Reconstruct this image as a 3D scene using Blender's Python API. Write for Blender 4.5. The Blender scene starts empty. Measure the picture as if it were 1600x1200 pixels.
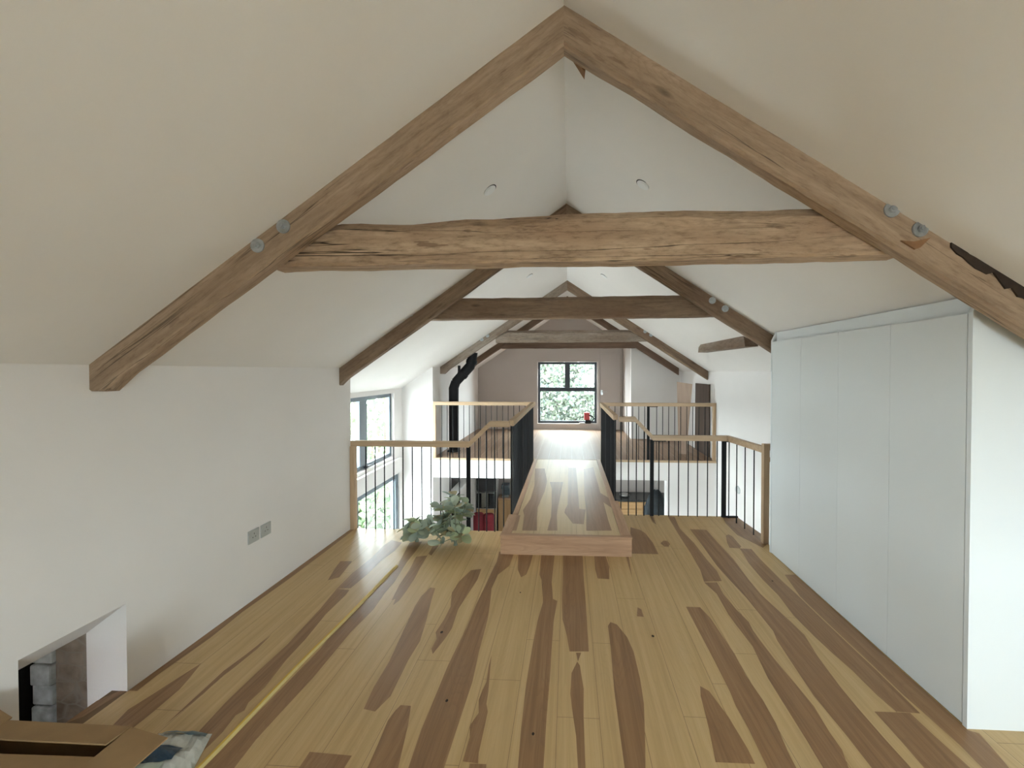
import bpy, bmesh, math, random
from mathutils import Vector, Matrix, noise
R = math.radians
scene = bpy.context.scene
C = scene.collection
random.seed(7)

# ------------------------------------------------------------------ camera, sky, light, exposure
cam_d = bpy.data.cameras.new('camera')
cam_d.sensor_width = 36.0
cam_d.lens = 620 / 1600 * 36.0
cam_d.shift_x = -0.03469
cam_d.shift_y = -0.00709
cam_d.clip_start = 0.02
cam = bpy.data.objects.new('camera', cam_d)
cam.location = (0, 0, 1.6)
cam.rotation_euler = (R(90 - 0.8), 0, R(3))
C.objects.link(cam)
scene.camera = cam

world = bpy.data.worlds.new('overcast_sky')
scene.world = world
world.use_nodes = True
bg = world.node_tree.nodes['Background']
bg.inputs[0].default_value = (0.85, 0.925, 1.0, 1)
bg.inputs[1].default_value = 8.0

def portal(name, loc, rot, sx, sy):
    l = bpy.data.lights.new(name, 'AREA')
    l.shape = 'RECTANGLE'; l.size = sx; l.size_y = sy
    l.cycles.is_portal = True
    o = bpy.data.objects.new(name, l)
    o.location = loc; o.rotation_euler = rot
    C.objects.link(o)
# daylight portals sit in the window openings (they add no light of their own)
portal('portal_bay_upper', (-2.90, 5.3, 0.75), (R(90), 0, R(-90)), 1.75, 1.05)
portal('portal_bay_lower', (-2.90, 5.35, -1.1), (R(90), 0, R(-90)), 2.1, 2.3)
portal('portal_end', (-0.02, 9.97, 1.07), (R(90), 0, R(180)), 1.5, 1.55)
portal('portal_gable', (1.4, -2.42, 0.87), (R(90), 0, 0), 1.6, 1.3)

scene.view_settings.view_transform = 'Standard'
scene.view_settings.look = 'None'
scene.view_settings.gamma = 1.0
scene.view_settings.use_curve_mapping = False
scene.view_settings.exposure = 2.45

# ------------------------------------------------------------------ materials
def new_mat(name):
    m = bpy.data.materials.new(name); m.use_nodes = True
    nt = m.node_tree
    return m, nt, nt.nodes['Principled BSDF']

def N(nt, t, **kw):
    n = nt.nodes.new(t)
    for k, v in kw.items(): setattr(n, k, v)
    return n

def ramp(nt, stops):
    r = N(nt, 'ShaderNodeValToRGB')
    el = r.color_ramp.elements
    while len(el) < len(stops): el.new(0.5)
    for e, (p, c) in zip(el, stops):
        e.position = p; e.color = (c[0], c[1], c[2], 1)
    return r

def plain(name, col, rough=0.5, metal=0.0, var=0.04, scale=8.0, bump=0.0, bscale=200.0, spec=0.5, coat=0.0):
    m, nt, p = new_mat(name)
    tc = N(nt, 'ShaderNodeTexCoord')
    no = N(nt, 'ShaderNodeTexNoise'); no.inputs['Scale'].default_value = scale; no.inputs['Detail'].default_value = 4
    nt.links.new(tc.outputs['Object'], no.inputs['Vector'])
    r = ramp(nt, [(0.3, [c * (1 - var) for c in col]), (0.7, [min(1, c * (1 + var)) for c in col])])
    nt.links.new(no.outputs['Fac'], r.inputs[0]); nt.links.new(r.outputs[0], p.inputs['Base Color'])
    p.inputs['Roughness'].default_value = rough; p.inputs['Metallic'].default_value = metal
    p.inputs['Specular IOR Level'].default_value = spec; p.inputs['Coat Weight'].default_value = coat
    if bump:
        n2 = N(nt, 'ShaderNodeTexNoise'); n2.inputs['Scale'].default_value = bscale; n2.inputs['Detail'].default_value = 3
        nt.links.new(tc.outputs['Object'], n2.inputs['Vector'])
        b = N(nt, 'ShaderNodeBump'); b.inputs['Strength'].default_value = bump; b.inputs['Distance'].default_value = 0.01
        nt.links.new(n2.outputs['Fac'], b.inputs['Height']); nt.links.new(b.outputs[0], p.inputs['Normal'])
    return m

def wood(name, stops, along=1.2, across=22.0, rough=0.45, crack=0.0, crack_col=(0.03, 0.018, 0.01), bump=0.15,
         tone=False, fig=0.0, fig_col=(0.1, 0.05, 0.03), blotch=None, knots=0.0, spec=0.4, rvar=0.0, speck=0.0):
    """timber: grain runs along the first component of the 'grain' attribute"""
    m, nt, p = new_mat(name)
    L = nt.links
    at = N(nt, 'ShaderNodeAttribute', attribute_name='grain')
    mp = N(nt, 'ShaderNodeMapping'); mp.inputs['Scale'].default_value = (along, across, across)
    L.new(at.outputs['Vector'], mp.inputs['Vector'])
    n1 = N(nt, 'ShaderNodeTexNoise'); n1.inputs['Scale'].default_value = 1.0; n1.inputs['Detail'].default_value = 6
    n1.inputs['Roughness'].default_value = 0.62; n1.inputs['Distortion'].default_value = 0.6
    L.new(mp.outputs[0], n1.inputs['Vector'])
    r = ramp(nt, stops); L.new(n1.outputs['Fac'], r.inputs[0])
    col = r.outputs[0]
    def mix(fac, a, b, mode='MIX'):
        x = N(nt, 'ShaderNodeMix', data_type='RGBA', blend_type=mode)
        if isinstance(fac, float): x.inputs['Factor'].default_value = fac
        else: L.new(fac, x.inputs['Factor'])
        for s, v in (('A', a), ('B', b)):
            i = [q for q in x.inputs if q.name == s and q.type == 'RGBA'][0]
            if isinstance(v, tuple): i.default_value = (v[0], v[1], v[2], 1)
            else: L.new(v, i)
        return [o for o in x.outputs if o.type == 'RGBA'][0]
    if blotch:
        m3 = N(nt, 'ShaderNodeMapping'); m3.inputs['Scale'].default_value = (1.6, 5, 5); L.new(at.outputs['Vector'], m3.inputs['Vector'])
        n3 = N(nt, 'ShaderNodeTexNoise'); n3.inputs['Scale'].default_value = 1.0; n3.inputs['Detail'].default_value = 3
        L.new(m3.outputs[0], n3.inputs['Vector'])
        r3 = ramp(nt, [(0.42, (0, 0, 0)), (0.68, (1, 1, 1))]); L.new(n3.outputs['Fac'], r3.inputs[0])
        col = mix(r3.outputs[0], col, blotch)
    if fig:
        m4 = N(nt, 'ShaderNodeMapping'); m4.inputs['Scale'].default_value = (0.9, 7, 7); L.new(at.outputs['Vector'], m4.inputs['Vector'])
        w = N(nt, 'ShaderNodeTexNoise'); w.inputs['Scale'].default_value = 1.0; w.inputs['Detail'].default_value = 1.5; w.inputs['Distortion'].default_value = 0.3
        L.new(m4.outputs[0], w.inputs['Vector'])
        mu = N(nt, 'ShaderNodeMath', operation='MULTIPLY'); mu.inputs[1].default_value = 24; L.new(w.outputs['Fac'], mu.inputs[0])
        fr = N(nt, 'ShaderNodeMath', operation='FRACT'); L.new(mu.outputs[0], fr.inputs[0])
        r4 = ramp(nt, [(0.0, (0, 0, 0)), (0.55, (0, 0, 0)), (0.9, (1, 1, 1)), (1.0, (0, 0, 0))]); L.new(fr.outputs[0], r4.inputs[0])
        mu2 = N(nt, 'ShaderNodeMath', operation='MULTIPLY'); mu2.inputs[1].default_value = fig; L.new(r4.outputs[0], mu2.inputs[0])
        col = mix(mu2.outputs[0], col, fig_col)
    if tone:
        at2 = N(nt, 'ShaderNodeAttribute', attribute_name='tone')
        col = mix(1.0, col, at2.outputs['Color'], 'MULTIPLY')
    if speck:
        ms = N(nt, 'ShaderNodeMapping'); ms.inputs['Scale'].default_value = (14, 60, 60); L.new(at.outputs['Vector'], ms.inputs['Vector'])
        ns = N(nt, 'ShaderNodeTexNoise'); ns.inputs['Scale'].default_value = 1.0; ns.inputs['Detail'].default_value = 4; ns.inputs['Roughness'].default_value = 0.7
        L.new(ms.outputs[0], ns.inputs['Vector'])
        lo = 1 - speck
        rs = ramp(nt, [(0.30, (lo, lo * 0.97, lo * 0.93)), (0.50, (1, 1, 1)), (0.72, (1 + speck * 0.35, 1 + speck * 0.35, 1 + speck * 0.35))]); L.new(ns.outputs['Fac'], rs.inputs[0])
        col = mix(1.0, col, rs.outputs[0], 'MULTIPLY')
        # scattered darker weathered scabs stretched along the grain
        mt = N(nt, 'ShaderNodeMapping'); mt.inputs['Scale'].default_value = (5.5, 26, 26); mt.inputs['Location'].default_value = (9, 4, 2); L.new(at.outputs['Vector'], mt.inputs['Vector'])
        nt_ = N(nt, 'ShaderNodeTexNoise'); nt_.inputs['Scale'].default_value = 1.0; nt_.inputs['Detail'].default_value = 3
        L.new(mt.outputs[0], nt_.inputs['Vector'])
        rt = ramp(nt, [(0.655, (0, 0, 0)), (0.69, (speck * 1.8, speck * 1.8, speck * 1.8))]); L.new(nt_.outputs['Fac'], rt.inputs[0])
        col = mix(rt.outputs[0], col, (0.17, 0.10, 0.06))
    hgt = n1.outputs['Fac']
    if crack:
        m2 = N(nt, 'ShaderNodeMapping'); m2.inputs['Scale'].default_value = (0.45, 17, 17); L.new(at.outputs['Vector'], m2.inputs['Vector'])
        n2 = N(nt, 'ShaderNodeTexNoise'); n2.inputs['Scale'].default_value = 1.0; n2.inputs['Detail'].default_value = 3; n2.inputs['Distortion'].default_value = 0.15
        L.new(m2.outputs[0], n2.inputs['Vector'])
        sb = N(nt, 'ShaderNodeMath', operation='SUBTRACT'); sb.inputs[1].default_value = 0.5; L.new(n2.outputs['Fac'], sb.inputs[0])
        ab = N(nt, 'ShaderNodeMath', operation='ABSOLUTE'); L.new(sb.outputs[0], ab.inputs[0])
        # cracks only here and there
        n5 = N(nt, 'ShaderNodeTexNoise'); n5.inputs['Scale'].default_value = 1.0; n5.inputs['Detail'].default_value = 1
        m5 = N(nt, 'ShaderNodeMapping'); m5.inputs['Scale'].default_value = (1.3, 6, 6); m5.inputs['Location'].default_value = (3, 1, 7)
        L.new(at.outputs['Vector'], m5.inputs['Vector']); L.new(m5.outputs[0], n5.inputs['Vector'])
        r5 = ramp(nt, [(0.45, (0, 0, 0)), (0.6, (1, 1, 1))]); L.new(n5.outputs['Fac'], r5.inputs[0])
        r6 = ramp(nt, [(0.0, (1, 1, 1)), (0.005, (0.8, 0.8, 0.8)), (0.012, (0, 0, 0))]); L.new(ab.outputs[0], r6.inputs[0])
        mm = N(nt, 'ShaderNodeMath', operation='MULTIPLY'); L.new(r5.outputs[0], mm.inputs[0]); L.new(r6.outputs[0], mm.inputs[1])
        m7 = N(nt, 'ShaderNodeMath', operation='MULTIPLY'); m7.inputs[1].default_value = crack; L.new(mm.outputs[0], m7.inputs[0])
        col = mix(m7.outputs[0], col, crack_col)
        sub = N(nt, 'ShaderNodeMath', operation='SUBTRACT'); L.new(n1.outputs['Fac'], sub.inputs[0]); L.new(m7.outputs[0], sub.inputs[1])
        hgt = sub.outputs[0]
    if knots:
        m8 = N(nt, 'ShaderNodeMapping'); m8.inputs['Scale'].default_value = (2.2, 7, 7); L.new(at.outputs['Vector'], m8.inputs['Vector'])
        v = N(nt, 'ShaderNodeTexVoronoi'); v.inputs['Scale'].default_value = 1.0; L.new(m8.outputs[0], v.inputs['Vector'])
        r8 = ramp(nt, [(0.0, (1, 1, 1)), (0.07, (0.7, 0.7, 0.7)), (0.13, (0, 0, 0))]); L.new(v.outputs['Distance'], r8.inputs[0])
        m9 = N(nt, 'ShaderNodeMath', operation='MULTIPLY'); m9.inputs[1].default_value = knots; L.new(r8.outputs[0], m9.inputs[0])
        col = mix(m9.outputs[0], col, crack_col)
    L.new(col, p.inputs['Base Color'])
    p.inputs['Roughness'].default_value = rough
    p.inputs['Specular IOR Level'].default_value = spec
    if rvar:
        tcn = N(nt, 'ShaderNodeTexCoord')
        nr = N(nt, 'ShaderNodeTexNoise'); nr.inputs['Scale'].default_value = 3.0; nr.inputs['Detail'].default_value = 4; nr.inputs['Distortion'].default_value = 1.2
        L.new(tcn.outputs['Object'], nr.inputs['Vector'])
        rr = N(nt, 'ShaderNodeMapRange'); rr.inputs['To Min'].default_value = rough - rvar; rr.inputs['To Max'].default_value = rough + rvar
        rr.inputs['From Min'].default_value = 0.35; rr.inputs['From Max'].default_value = 0.65
        L.new(nr.outputs['Fac'], rr.inputs['Value']); L.new(rr.outputs[0], p.inputs['Roughness'])
    if bump:
        b = N(nt, 'ShaderNodeBump'); b.inputs['Strength'].default_value = bump; b.inputs['Distance'].default_value = 0.004
        L.new(hgt, b.inputs['Height']); L.new(b.outputs[0], p.inputs['Normal'])
    return m

def leafmat(name, trans=0.3):
    m, nt, p = new_mat(name)
    at = N(nt, 'ShaderNodeAttribute', attribute_name='tone')
    nt.links.new(at.outputs['Color'], p.inputs['Base Color'])
    p.inputs['Roughness'].default_value = 0.65
    tr = N(nt, 'ShaderNodeBsdfTranslucent'); nt.links.new(at.outputs['Color'], tr.inputs['Color'])
    mx = N(nt, 'ShaderNodeMixShader'); mx.inputs[0].default_value = trans
    out = nt.nodes['Material Output']
    nt.links.new(p.outputs[0], mx.inputs[1]); nt.links.new(tr.outputs[0], mx.inputs[2]); nt.links.new(mx.outputs[0], out.inputs[0])
    return m

def glassmat():
    m, nt, p = new_mat('window_glass')
    nt.nodes.remove(p)
    t = N(nt, 'ShaderNodeBsdfTransparent'); t.inputs[0].default_value = (0.93, 0.97, 0.96, 1)
    g = N(nt, 'ShaderNodeBsdfGlossy'); g.inputs['Roughness'].default_value = 0.02
    f = N(nt, 'ShaderNodeLayerWeight'); f.inputs[0].default_value = 0.5
    pw = N(nt, 'ShaderNodeMath', operation='POWER'); pw.inputs[1].default_value = 5.0; nt.links.new(f.outputs['Facing'], pw.inputs[0])
    ma = N(nt, 'ShaderNodeMath', operation='MULTIPLY_ADD'); ma.inputs[1].default_value = 0.9; ma.inputs[2].default_value = 0.04
    nt.links.new(pw.outputs[0], ma.inputs[0])
    mx = N(nt, 'ShaderNodeMixShader'); nt.links.new(ma.outputs[0], mx.inputs[0])
    nt.links.new(t.outputs[0], mx.inputs[1]); nt.links.new(g.outputs[0], mx.inputs[2])
    nt.links.new(mx.outputs[0], nt.nodes['Material Output'].inputs[0])
    return m

def stonemat(name, a, b, mortar):
    m, nt, p = new_mat(name)
    tc = N(nt, 'ShaderNodeTexCoord')
    v = N(nt, 'ShaderNodeTexVoronoi', feature='DISTANCE_TO_EDGE'); v.inputs['Scale'].default_value = 11
    mp = N(nt, 'ShaderNodeMapping'); mp.inputs['Scale'].default_value = (0.8, 0.8, 1.2)
    nt.links.new(tc.outputs['Object'], mp.inputs[0]); nt.links.new(mp.outputs[0], v.inputs['Vector'])
    no = N(nt, 'ShaderNodeTexNoise'); no.inputs['Scale'].default_value = 9; no.inputs['Detail'].default_value = 6
    nt.links.new(tc.outputs['Object'], no.inputs['Vector'])
    r = ramp(nt, [(0.35, a), (0.65, b)]); nt.links.new(no.outputs['Fac'], r.inputs[0])
    r2 = ramp(nt, [(0.0, (1, 1, 1)), (0.08, (0, 0, 0))]); nt.links.new(v.outputs['Distance'], r2.inputs[0])
    mx = N(nt, 'ShaderNodeMix', data_type='RGBA'); nt.links.new(r2.outputs[0], mx.inputs['Factor'])
    ia = [q for q in mx.inputs if q.type == 'RGBA']
    nt.links.new(r.outputs[0], ia[0]); ia[1].default_value = (*mortar, 1)
    nt.links.new([o for o in mx.outputs if o.type == 'RGBA'][0], p.inputs['Base Color'])
    p.inputs['Roughness'].default_value = 0.9
    b_ = N(nt, 'ShaderNodeBump'); b_.inputs['Strength'].default_value = 0.6; b_.inputs['Distance'].default_value = 0.02
    nt.links.new(no.outputs['Fac'], b_.inputs['Height']); nt.links.new(b_.outputs[0], p.inputs['Normal'])
    return m

M = {}
M['plaster'] = plain('white_plaster', (0.80, 0.765, 0.735), 0.85, var=0.015, scale=2.5, bump=0.04, bscale=120)
M['ceiling'] = plain('ceiling_plaster', (0.80, 0.765, 0.725), 0.9, var=0.015, scale=2.0, bump=0.03, bscale=120)
M['greywall'] = plain('end_wall_paint', (0.50, 0.44, 0.405), 0.85, var=0.015, scale=2.0)
M['lower'] = plain('lower_wall_paint', (0.62, 0.60, 0.58), 0.85, var=0.02, scale=2.0)
M['closet'] = plain('closet_lacquer', (0.755, 0.785, 0.79), 0.42, var=0.006, scale=2.0)
M['sap'] = wood('hickory_sapwood', [(0.3, (0.51, 0.34, 0.155)), (0.5, (0.59, 0.405, 0.192)), (0.7, (0.64, 0.455, 0.23))], 0.8, 30, 0.36, tone=True, fig=0.15, fig_col=(0.44, 0.29, 0.14), bump=0.04, rvar=0.05)
M['heart'] = wood('hickory_heartwood', [(0.3, (0.242, 0.130, 0.058)), (0.5, (0.315, 0.175, 0.080)), (0.72, (0.38, 0.224, 0.110))], 1.0, 34, 0.36, fig=0.22, fig_col=(0.20, 0.105, 0.055), bump=0.04, rvar=0.05)
M['seam'] = plain('plank_seam', (0.20, 0.12, 0.06), 0.7)
M['decksap'] = wood('sheen_tinted_hickory_sapwood', [(0.3, (0.50, 0.35, 0.19)), (0.5, (0.58, 0.42, 0.235)), (0.7, (0.63, 0.465, 0.27))], 0.8, 30, 0.38, tone=True, fig=0.12, fig_col=(0.44, 0.29, 0.15), bump=0.0, spec=0.4)  # paler copy of the floor sapwood, window sheen mixed into the colour
M['deckheart'] = wood('sheen_tinted_hickory_heartwood', [(0.3, (0.25, 0.145, 0.085)), (0.5, (0.32, 0.19, 0.115)), (0.72, (0.38, 0.235, 0.145))], 1.0, 34, 0.38, fig=0.2, fig_col=(0.2, 0.11, 0.065), bump=0.0, spec=0.4)  # lighter heartwood for the deck, its paleness stands for window sheen
M['deckboard'] = wood('bridge_board', [(0.3, (0.36, 0.205, 0.12)), (0.5, (0.46, 0.28, 0.17)), (0.7, (0.53, 0.34, 0.215))], 1.6, 26, 0.42, fig=0.3, fig_col=(0.30, 0.165, 0.095), bump=0.06)
M['gfloor'] = wood('gallery_floorboards', [(0.3, (0.27, 0.17, 0.11)), (0.5, (0.315, 0.205, 0.135)), (0.7, (0.36, 0.24, 0.16))], 0.5, 12, 0.44, bump=0.0, spec=0.28, tone=True)
M['oak'] = wood('oak_handrail', [(0.3, (0.40, 0.27, 0.16)), (0.5, (0.50, 0.35, 0.215)), (0.7, (0.57, 0.41, 0.265))], 1.5, 40, 0.45, bump=0.05)
M['beamA'] = wood('old_pine_rafter', [(0.28, (0.255, 0.174, 0.114)), (0.5, (0.374, 0.264, 0.177)), (0.72, (0.474, 0.346, 0.242))], 1.3, 20, 0.75, crack=0.7, bump=0.35, fig=0.18, fig_col=(0.221, 0.140, 0.088), knots=0.6, speck=0.22)
M['beamB'] = wood('old_hewn_collar', [(0.28, (0.327, 0.224, 0.145)), (0.5, (0.465, 0.332, 0.222)), (0.72, (0.578, 0.426, 0.292))], 1.6, 26, 0.8, crack=1.0, bump=0.6, blotch=(0.352, 0.231, 0.146), knots=0.5, speck=0.38)
M['beamC'] = wood('shaded_brown_timber', [(0.28, (0.162, 0.104, 0.063)), (0.5, (0.249, 0.169, 0.108)), (0.72, (0.315, 0.219, 0.144))], 1.4, 22, 0.75, crack=0.8, bump=0.4, blotch=(0.194, 0.119, 0.073), knots=0.6, speck=0.22)  # brown timber, darkened to carry the second truss's backlit shade
M['beamD'] = wood('pale_dusty_beam', [(0.28, (0.234, 0.184, 0.144)), (0.5, (0.306, 0.248, 0.198)), (0.72, (0.378, 0.315, 0.257))], 1.4, 22, 0.85, crack=0.4, bump=0.4, blotch=(0.216, 0.149, 0.104), speck=0.3)
M['beamE'] = wood('dark_red_brown_beam', [(0.28, (0.10, 0.058, 0.036)), (0.5, (0.15, 0.09, 0.058)), (0.72, (0.2, 0.125, 0.082))], 1.4, 22, 0.75, crack=0.4, bump=0.3)
M['dark_hole'] = plain('charred_wood', (0.035, 0.022, 0.015), 0.9, var=0.3, scale=30)
M['rust'] = plain('bare_orange_wood', (0.26, 0.13, 0.055), 0.8, var=0.15, scale=30)
M['zinc'] = plain('zinc_bolt', (0.42, 0.45, 0.47), 0.45, metal=0.8, var=0.2, scale=40)
M['black'] = plain('black_powder_coat', (0.009, 0.009, 0.010), 0.6, var=0.1, spec=0.2)
M['frame'] = plain('anthracite_frame', (0.035, 0.042, 0.05), 0.4, var=0.06)
M['blueframe'] = plain('grey_window_frame', (0.10, 0.13, 0.155), 0.35, var=0.05)
M['glass'] = glassmat()
M['white'] = plain('white_plastic', (0.80, 0.80, 0.79), 0.4, var=0.01)
M['greyplate'] = plain('brushed_steel_plate', (0.52, 0.54, 0.53), 0.42, metal=0.35, var=0.04, scale=30)
M['steel'] = plain('brushed_steel', (0.55, 0.55, 0.54), 0.3, metal=0.9, var=0.05)
M['card'] = plain('brown_cardboard', (0.33, 0.205, 0.095), 0.85, var=0.06, scale=14, bump=0.05, bscale=90)
M['cardin'] = plain('cardboard_inside', (0.12, 0.075, 0.04), 0.9)
M['poly'] = plain('clear_plastic_wrap', (0.50, 0.50, 0.45), 0.2, var=0.12, scale=25, bump=0.1, bscale=40)
M['navy'] = plain('navy_print', (0.012, 0.045, 0.085), 0.4, var=0.1)
M['teal'] = plain('grey_teal_print', (0.10, 0.16, 0.18), 0.4)
M['mint'] = plain('pale_mint_print', (0.52, 0.58, 0.48), 0.4)
M['yellow'] = plain('yellow_enamel', (0.66, 0.43, 0.07), 0.4, var=0.05)
M['tapeside'] = plain('pale_tape_side', (0.66, 0.52, 0.22), 0.45, var=0.08, scale=30)  # paler yellow for one side of the strip
M['leaf'] = leafmat('dusty_leaf', 0.15)
M['stem'] = plain('pale_stem', (0.22, 0.24, 0.17), 0.7)
M['hedge'] = leafmat('garden_leaf', 0.45)
M['bark'] = plain('bark', (0.12, 0.085, 0.055), 0.9, var=0.2, scale=12)
M['grass'] = plain('pale_gravel', (0.30, 0.285, 0.27), 0.95, var=0.25, scale=9)
M['stoneA'] = stonemat('brown_rubble_stone', (0.15, 0.105, 0.07), (0.30, 0.25, 0.195), (0.25, 0.22, 0.18))
M['stoneB'] = plain('pale_dressed_stone', (0.50, 0.54, 0.55), 0.9, var=0.3, scale=18, bump=0.5, bscale=30)
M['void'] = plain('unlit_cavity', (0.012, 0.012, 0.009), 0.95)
M['ply'] = wood('plywood_sheet', [(0.3, (0.46, 0.33, 0.25)), (0.5, (0.54, 0.40, 0.31)), (0.7, (0.60, 0.46, 0.36))], 1.0, 14, 0.6, bump=0.05)
M['shadesheet'] = wood('dark_shade_sheet', [(0.3, (0.085, 0.06, 0.047)), (0.5, (0.11, 0.08, 0.064)), (0.7, (0.135, 0.10, 0.08))], 1.0, 14, 0.9, bump=0.05, spec=0.1)  # dark brown that stands for shade on the gallery side wall
M['cabwood'] = wood('cabinet_oak', [(0.3, (0.42, 0.24, 0.10)), (0.5, (0.52, 0.31, 0.14)), (0.7, (0.58, 0.37, 0.18))], 1.2, 20, 0.45, bump=0.05)
M['blackgloss'] = plain('black_glass', (0.008, 0.008, 0.009), 0.25, var=0.1)
M['worktop'] = plain('dark_stone_worktop', (0.045, 0.047, 0.045), 0.16, var=0.3, scale=40)
M['red'] = plain('dark_red_fabric', (0.16, 0.008, 0.014), 0.85, var=0.2, scale=12, bump=0.1)
M['redplastic'] = plain('red_plastic', (0.45, 0.05, 0.05), 0.4)
M['towel'] = plain('cream_towel', (0.42, 0.40, 0.33), 0.95, var=0.12, scale=30, bump=0.3)
M['coat'] = plain('black_blue_cloth', (0.018, 0.024, 0.028), 0.75, var=0.5, scale=10, bump=0.1)
M['paper'] = plain('grey_paper', (0.55, 0.52, 0.50), 0.8)

# ------------------------------------------------------------------ object helpers
def tag(o, label=None, cat=None, group=None, kind=None):
    if label: o['label'] = label
    if cat: o['category'] = cat
    if group: o['group'] = group
    if kind: o['kind'] = kind
    return o

def world_off(p):
    v = Vector((0, 0, 0))
    while p is not None:
        v += p.location; p = p.parent
    return v

def thing(name, label, cat, loc, group=None):
    o = bpy.data.objects.new(name, None)
    o.empty_display_size = 0.1
    o.location = loc; C.objects.link(o)
    return tag(o, label, cat, group)

def setgrain(me, g, off):
    d = Vector(g).normalized()
    a = Vector((0, 0, 1)) if abs(d.z) < 0.8 else Vector((0, 1, 0))
    b = d.cross(a).normalized(); c = d.cross(b).normalized()
    at = me.attributes.get('grain') or me.attributes.new('grain', 'FLOAT_VECTOR', 'POINT')
    for i, v in enumerate(me.vertices):
        at.data[i].vector = (v.co.dot(d) + off[0], v.co.dot(b) + off[1], v.co.dot(c) + off[2])

_gi = [0]
def obj(name, bm, mats, parent=None, grain=None, smooth=False, origin=None, fixn=True):
    """one mesh object; bm is in world coordinates"""
    if fixn: bmesh.ops.recalc_face_normals(bm, faces=bm.faces)
    me = bpy.data.meshes.new(name)
    bm.to_mesh(me); bm.free()
    if grain is not None:
        _gi[0] += 1
        rr = random.Random(_gi[0])
        setgrain(me, grain, (rr.uniform(0, 40), rr.uniform(0, 40), rr.uniform(0, 40)))
    if parent is not None: off = world_off(parent)
    elif origin is not None: off = Vector(origin)
    else:
        xs = [v.co for v in me.vertices]
        off = Vector(((min(c.x for c in xs) + max(c.x for c in xs)) / 2, (min(c.y for c in xs) + max(c.y for c in xs)) / 2, min(c.z for c in xs)))
    me.transform(Matrix.Translation(-off))
    if not isinstance(mats, (list, tuple)): mats = [mats]
    for m in mats: me.materials.append(M[m] if isinstance(m, str) else m)
    if smooth:
        for p in me.polygons: p.use_smooth = True
    o = bpy.data.objects.new(name, me)
    C.objects.link(o)
    if parent is not None: o.parent = parent
    else: o.location = off
    return o

def struct(name, bm, mats, parent=None, **kw):
    o = obj(name, bm, mats, parent, **kw)
    if parent is None: o['kind'] = 'structure'
    return o

def box(bm, x0, x1, y0, y1, z0, z1, mi=0, bev=0.0):
    vs = [bm.verts.new(c) for c in ((x0, y0, z0), (x1, y0, z0), (x1, y1, z0), (x0, y1, z0), (x0, y0, z1), (x1, y0, z1), (x1, y1, z1), (x0, y1, z1))]
    fs = [bm.faces.new([vs[i] for i in f]) for f in ((3, 2, 1, 0), (4, 5, 6, 7), (0, 1, 5, 4), (1, 2, 6, 5), (2, 3, 7, 6), (3, 0, 4, 7))]
    for f in fs: f.material_index = mi
    if bev:
        es = list({e for f in fs for e in f.edges})
        r = bmesh.ops.bevel(bm, geom=es, offset=bev, segments=2, affect='EDGES', profile=0.5)
        for f in r['faces']: f.material_index = mi
    return vs

def B(*a, **k):
    bm = bmesh.new(); box(bm, *a, **k); return bm

def cyl(bm, p0, p1, r0, r1=None, n=12, cap=True, mi=0):
    p0 = Vector(p0); p1 = Vector(p1); r1 = r0 if r1 is None else r1
    d = (p1 - p0).normalized()
    a = Vector((0, 0, 1)) if abs(d.z) < 0.9 else Vector((1, 0, 0))
    u = d.cross(a).normalized(); v = d.cross(u)
    A = [bm.verts.new(p0 + (u * math.cos(t) + v * math.sin(t)) * r0) for t in [2 * math.pi * i / n for i in range(n)]]
    Bv = [bm.verts.new(p1 + (u * math.cos(t) + v * math.sin(t)) * r1) for t in [2 * math.pi * i / n for i in range(n)]]
    for i in range(n):
        bm.faces.new((A[i], A[(i + 1) % n], Bv[(i + 1) % n], Bv[i])).material_index = mi
    if cap:
        bm.faces.new(A[::-1]).material_index = mi; bm.faces.new(Bv).material_index = mi

def tube(bm, pts, r, n=12):
    pts = [Vector(p) for p in pts]
    rings = []
    for i, p in enumerate(pts):
        d = (pts[min(i + 1, len(pts) - 1)] - pts[max(i - 1, 0)]).normalized()
        a = Vector((0, 1, 0)) if abs(d.y) < 0.9 else Vector((1, 0, 0))
        u = d.cross(a).normalized(); v = d.cross(u)
        if 0 < i < len(pts) - 1:
            c = abs((pts[i + 1] - p).normalized().dot(d)); s = 1 / max(c, 0.5)
        else: s = 1
        rings.append([bm.verts.new(p + u * math.cos(t) * r * s + v * math.sin(t) * r) for t in [2 * math.pi * k / n for k in range(n)]])
    for a, b in zip(rings, rings[1:]):
        for k in range(n): bm.faces.new((a[k], a[(k + 1) % n], b[(k + 1) % n], b[k]))
    bm.faces.new(rings[0][::-1]); bm.faces.new(rings[-1])

def prism(bm, pts, axis, a0, a1, mi=0):
    """extrude a polygon: axis 'x' takes (y,z), 'y' takes (x,z), 'z' takes (x,y)"""
    def P(p, a):
        return {'x': (a, p[0], p[1]), 'y': (p[0], a, p[1]), 'z': (p[0], p[1], a)}[axis]
    A = [bm.verts.new(P(p, a0)) for p in pts]; Bv = [bm.verts.new(P(p, a1)) for p in pts]
    n = len(pts)
    fs = [bm.faces.new(A[::-1]), bm.faces.new(Bv)]
    for i in range(n): fs.append(bm.faces.new((A[i], A[(i + 1) % n], Bv[(i + 1) % n], Bv[i])))
    for f in fs: f.material_index = mi
    return fs

def PR(pts, axis, a0, a1):
    bm = bmesh.new(); prism(bm, pts, axis, a0, a1); return bm

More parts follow.
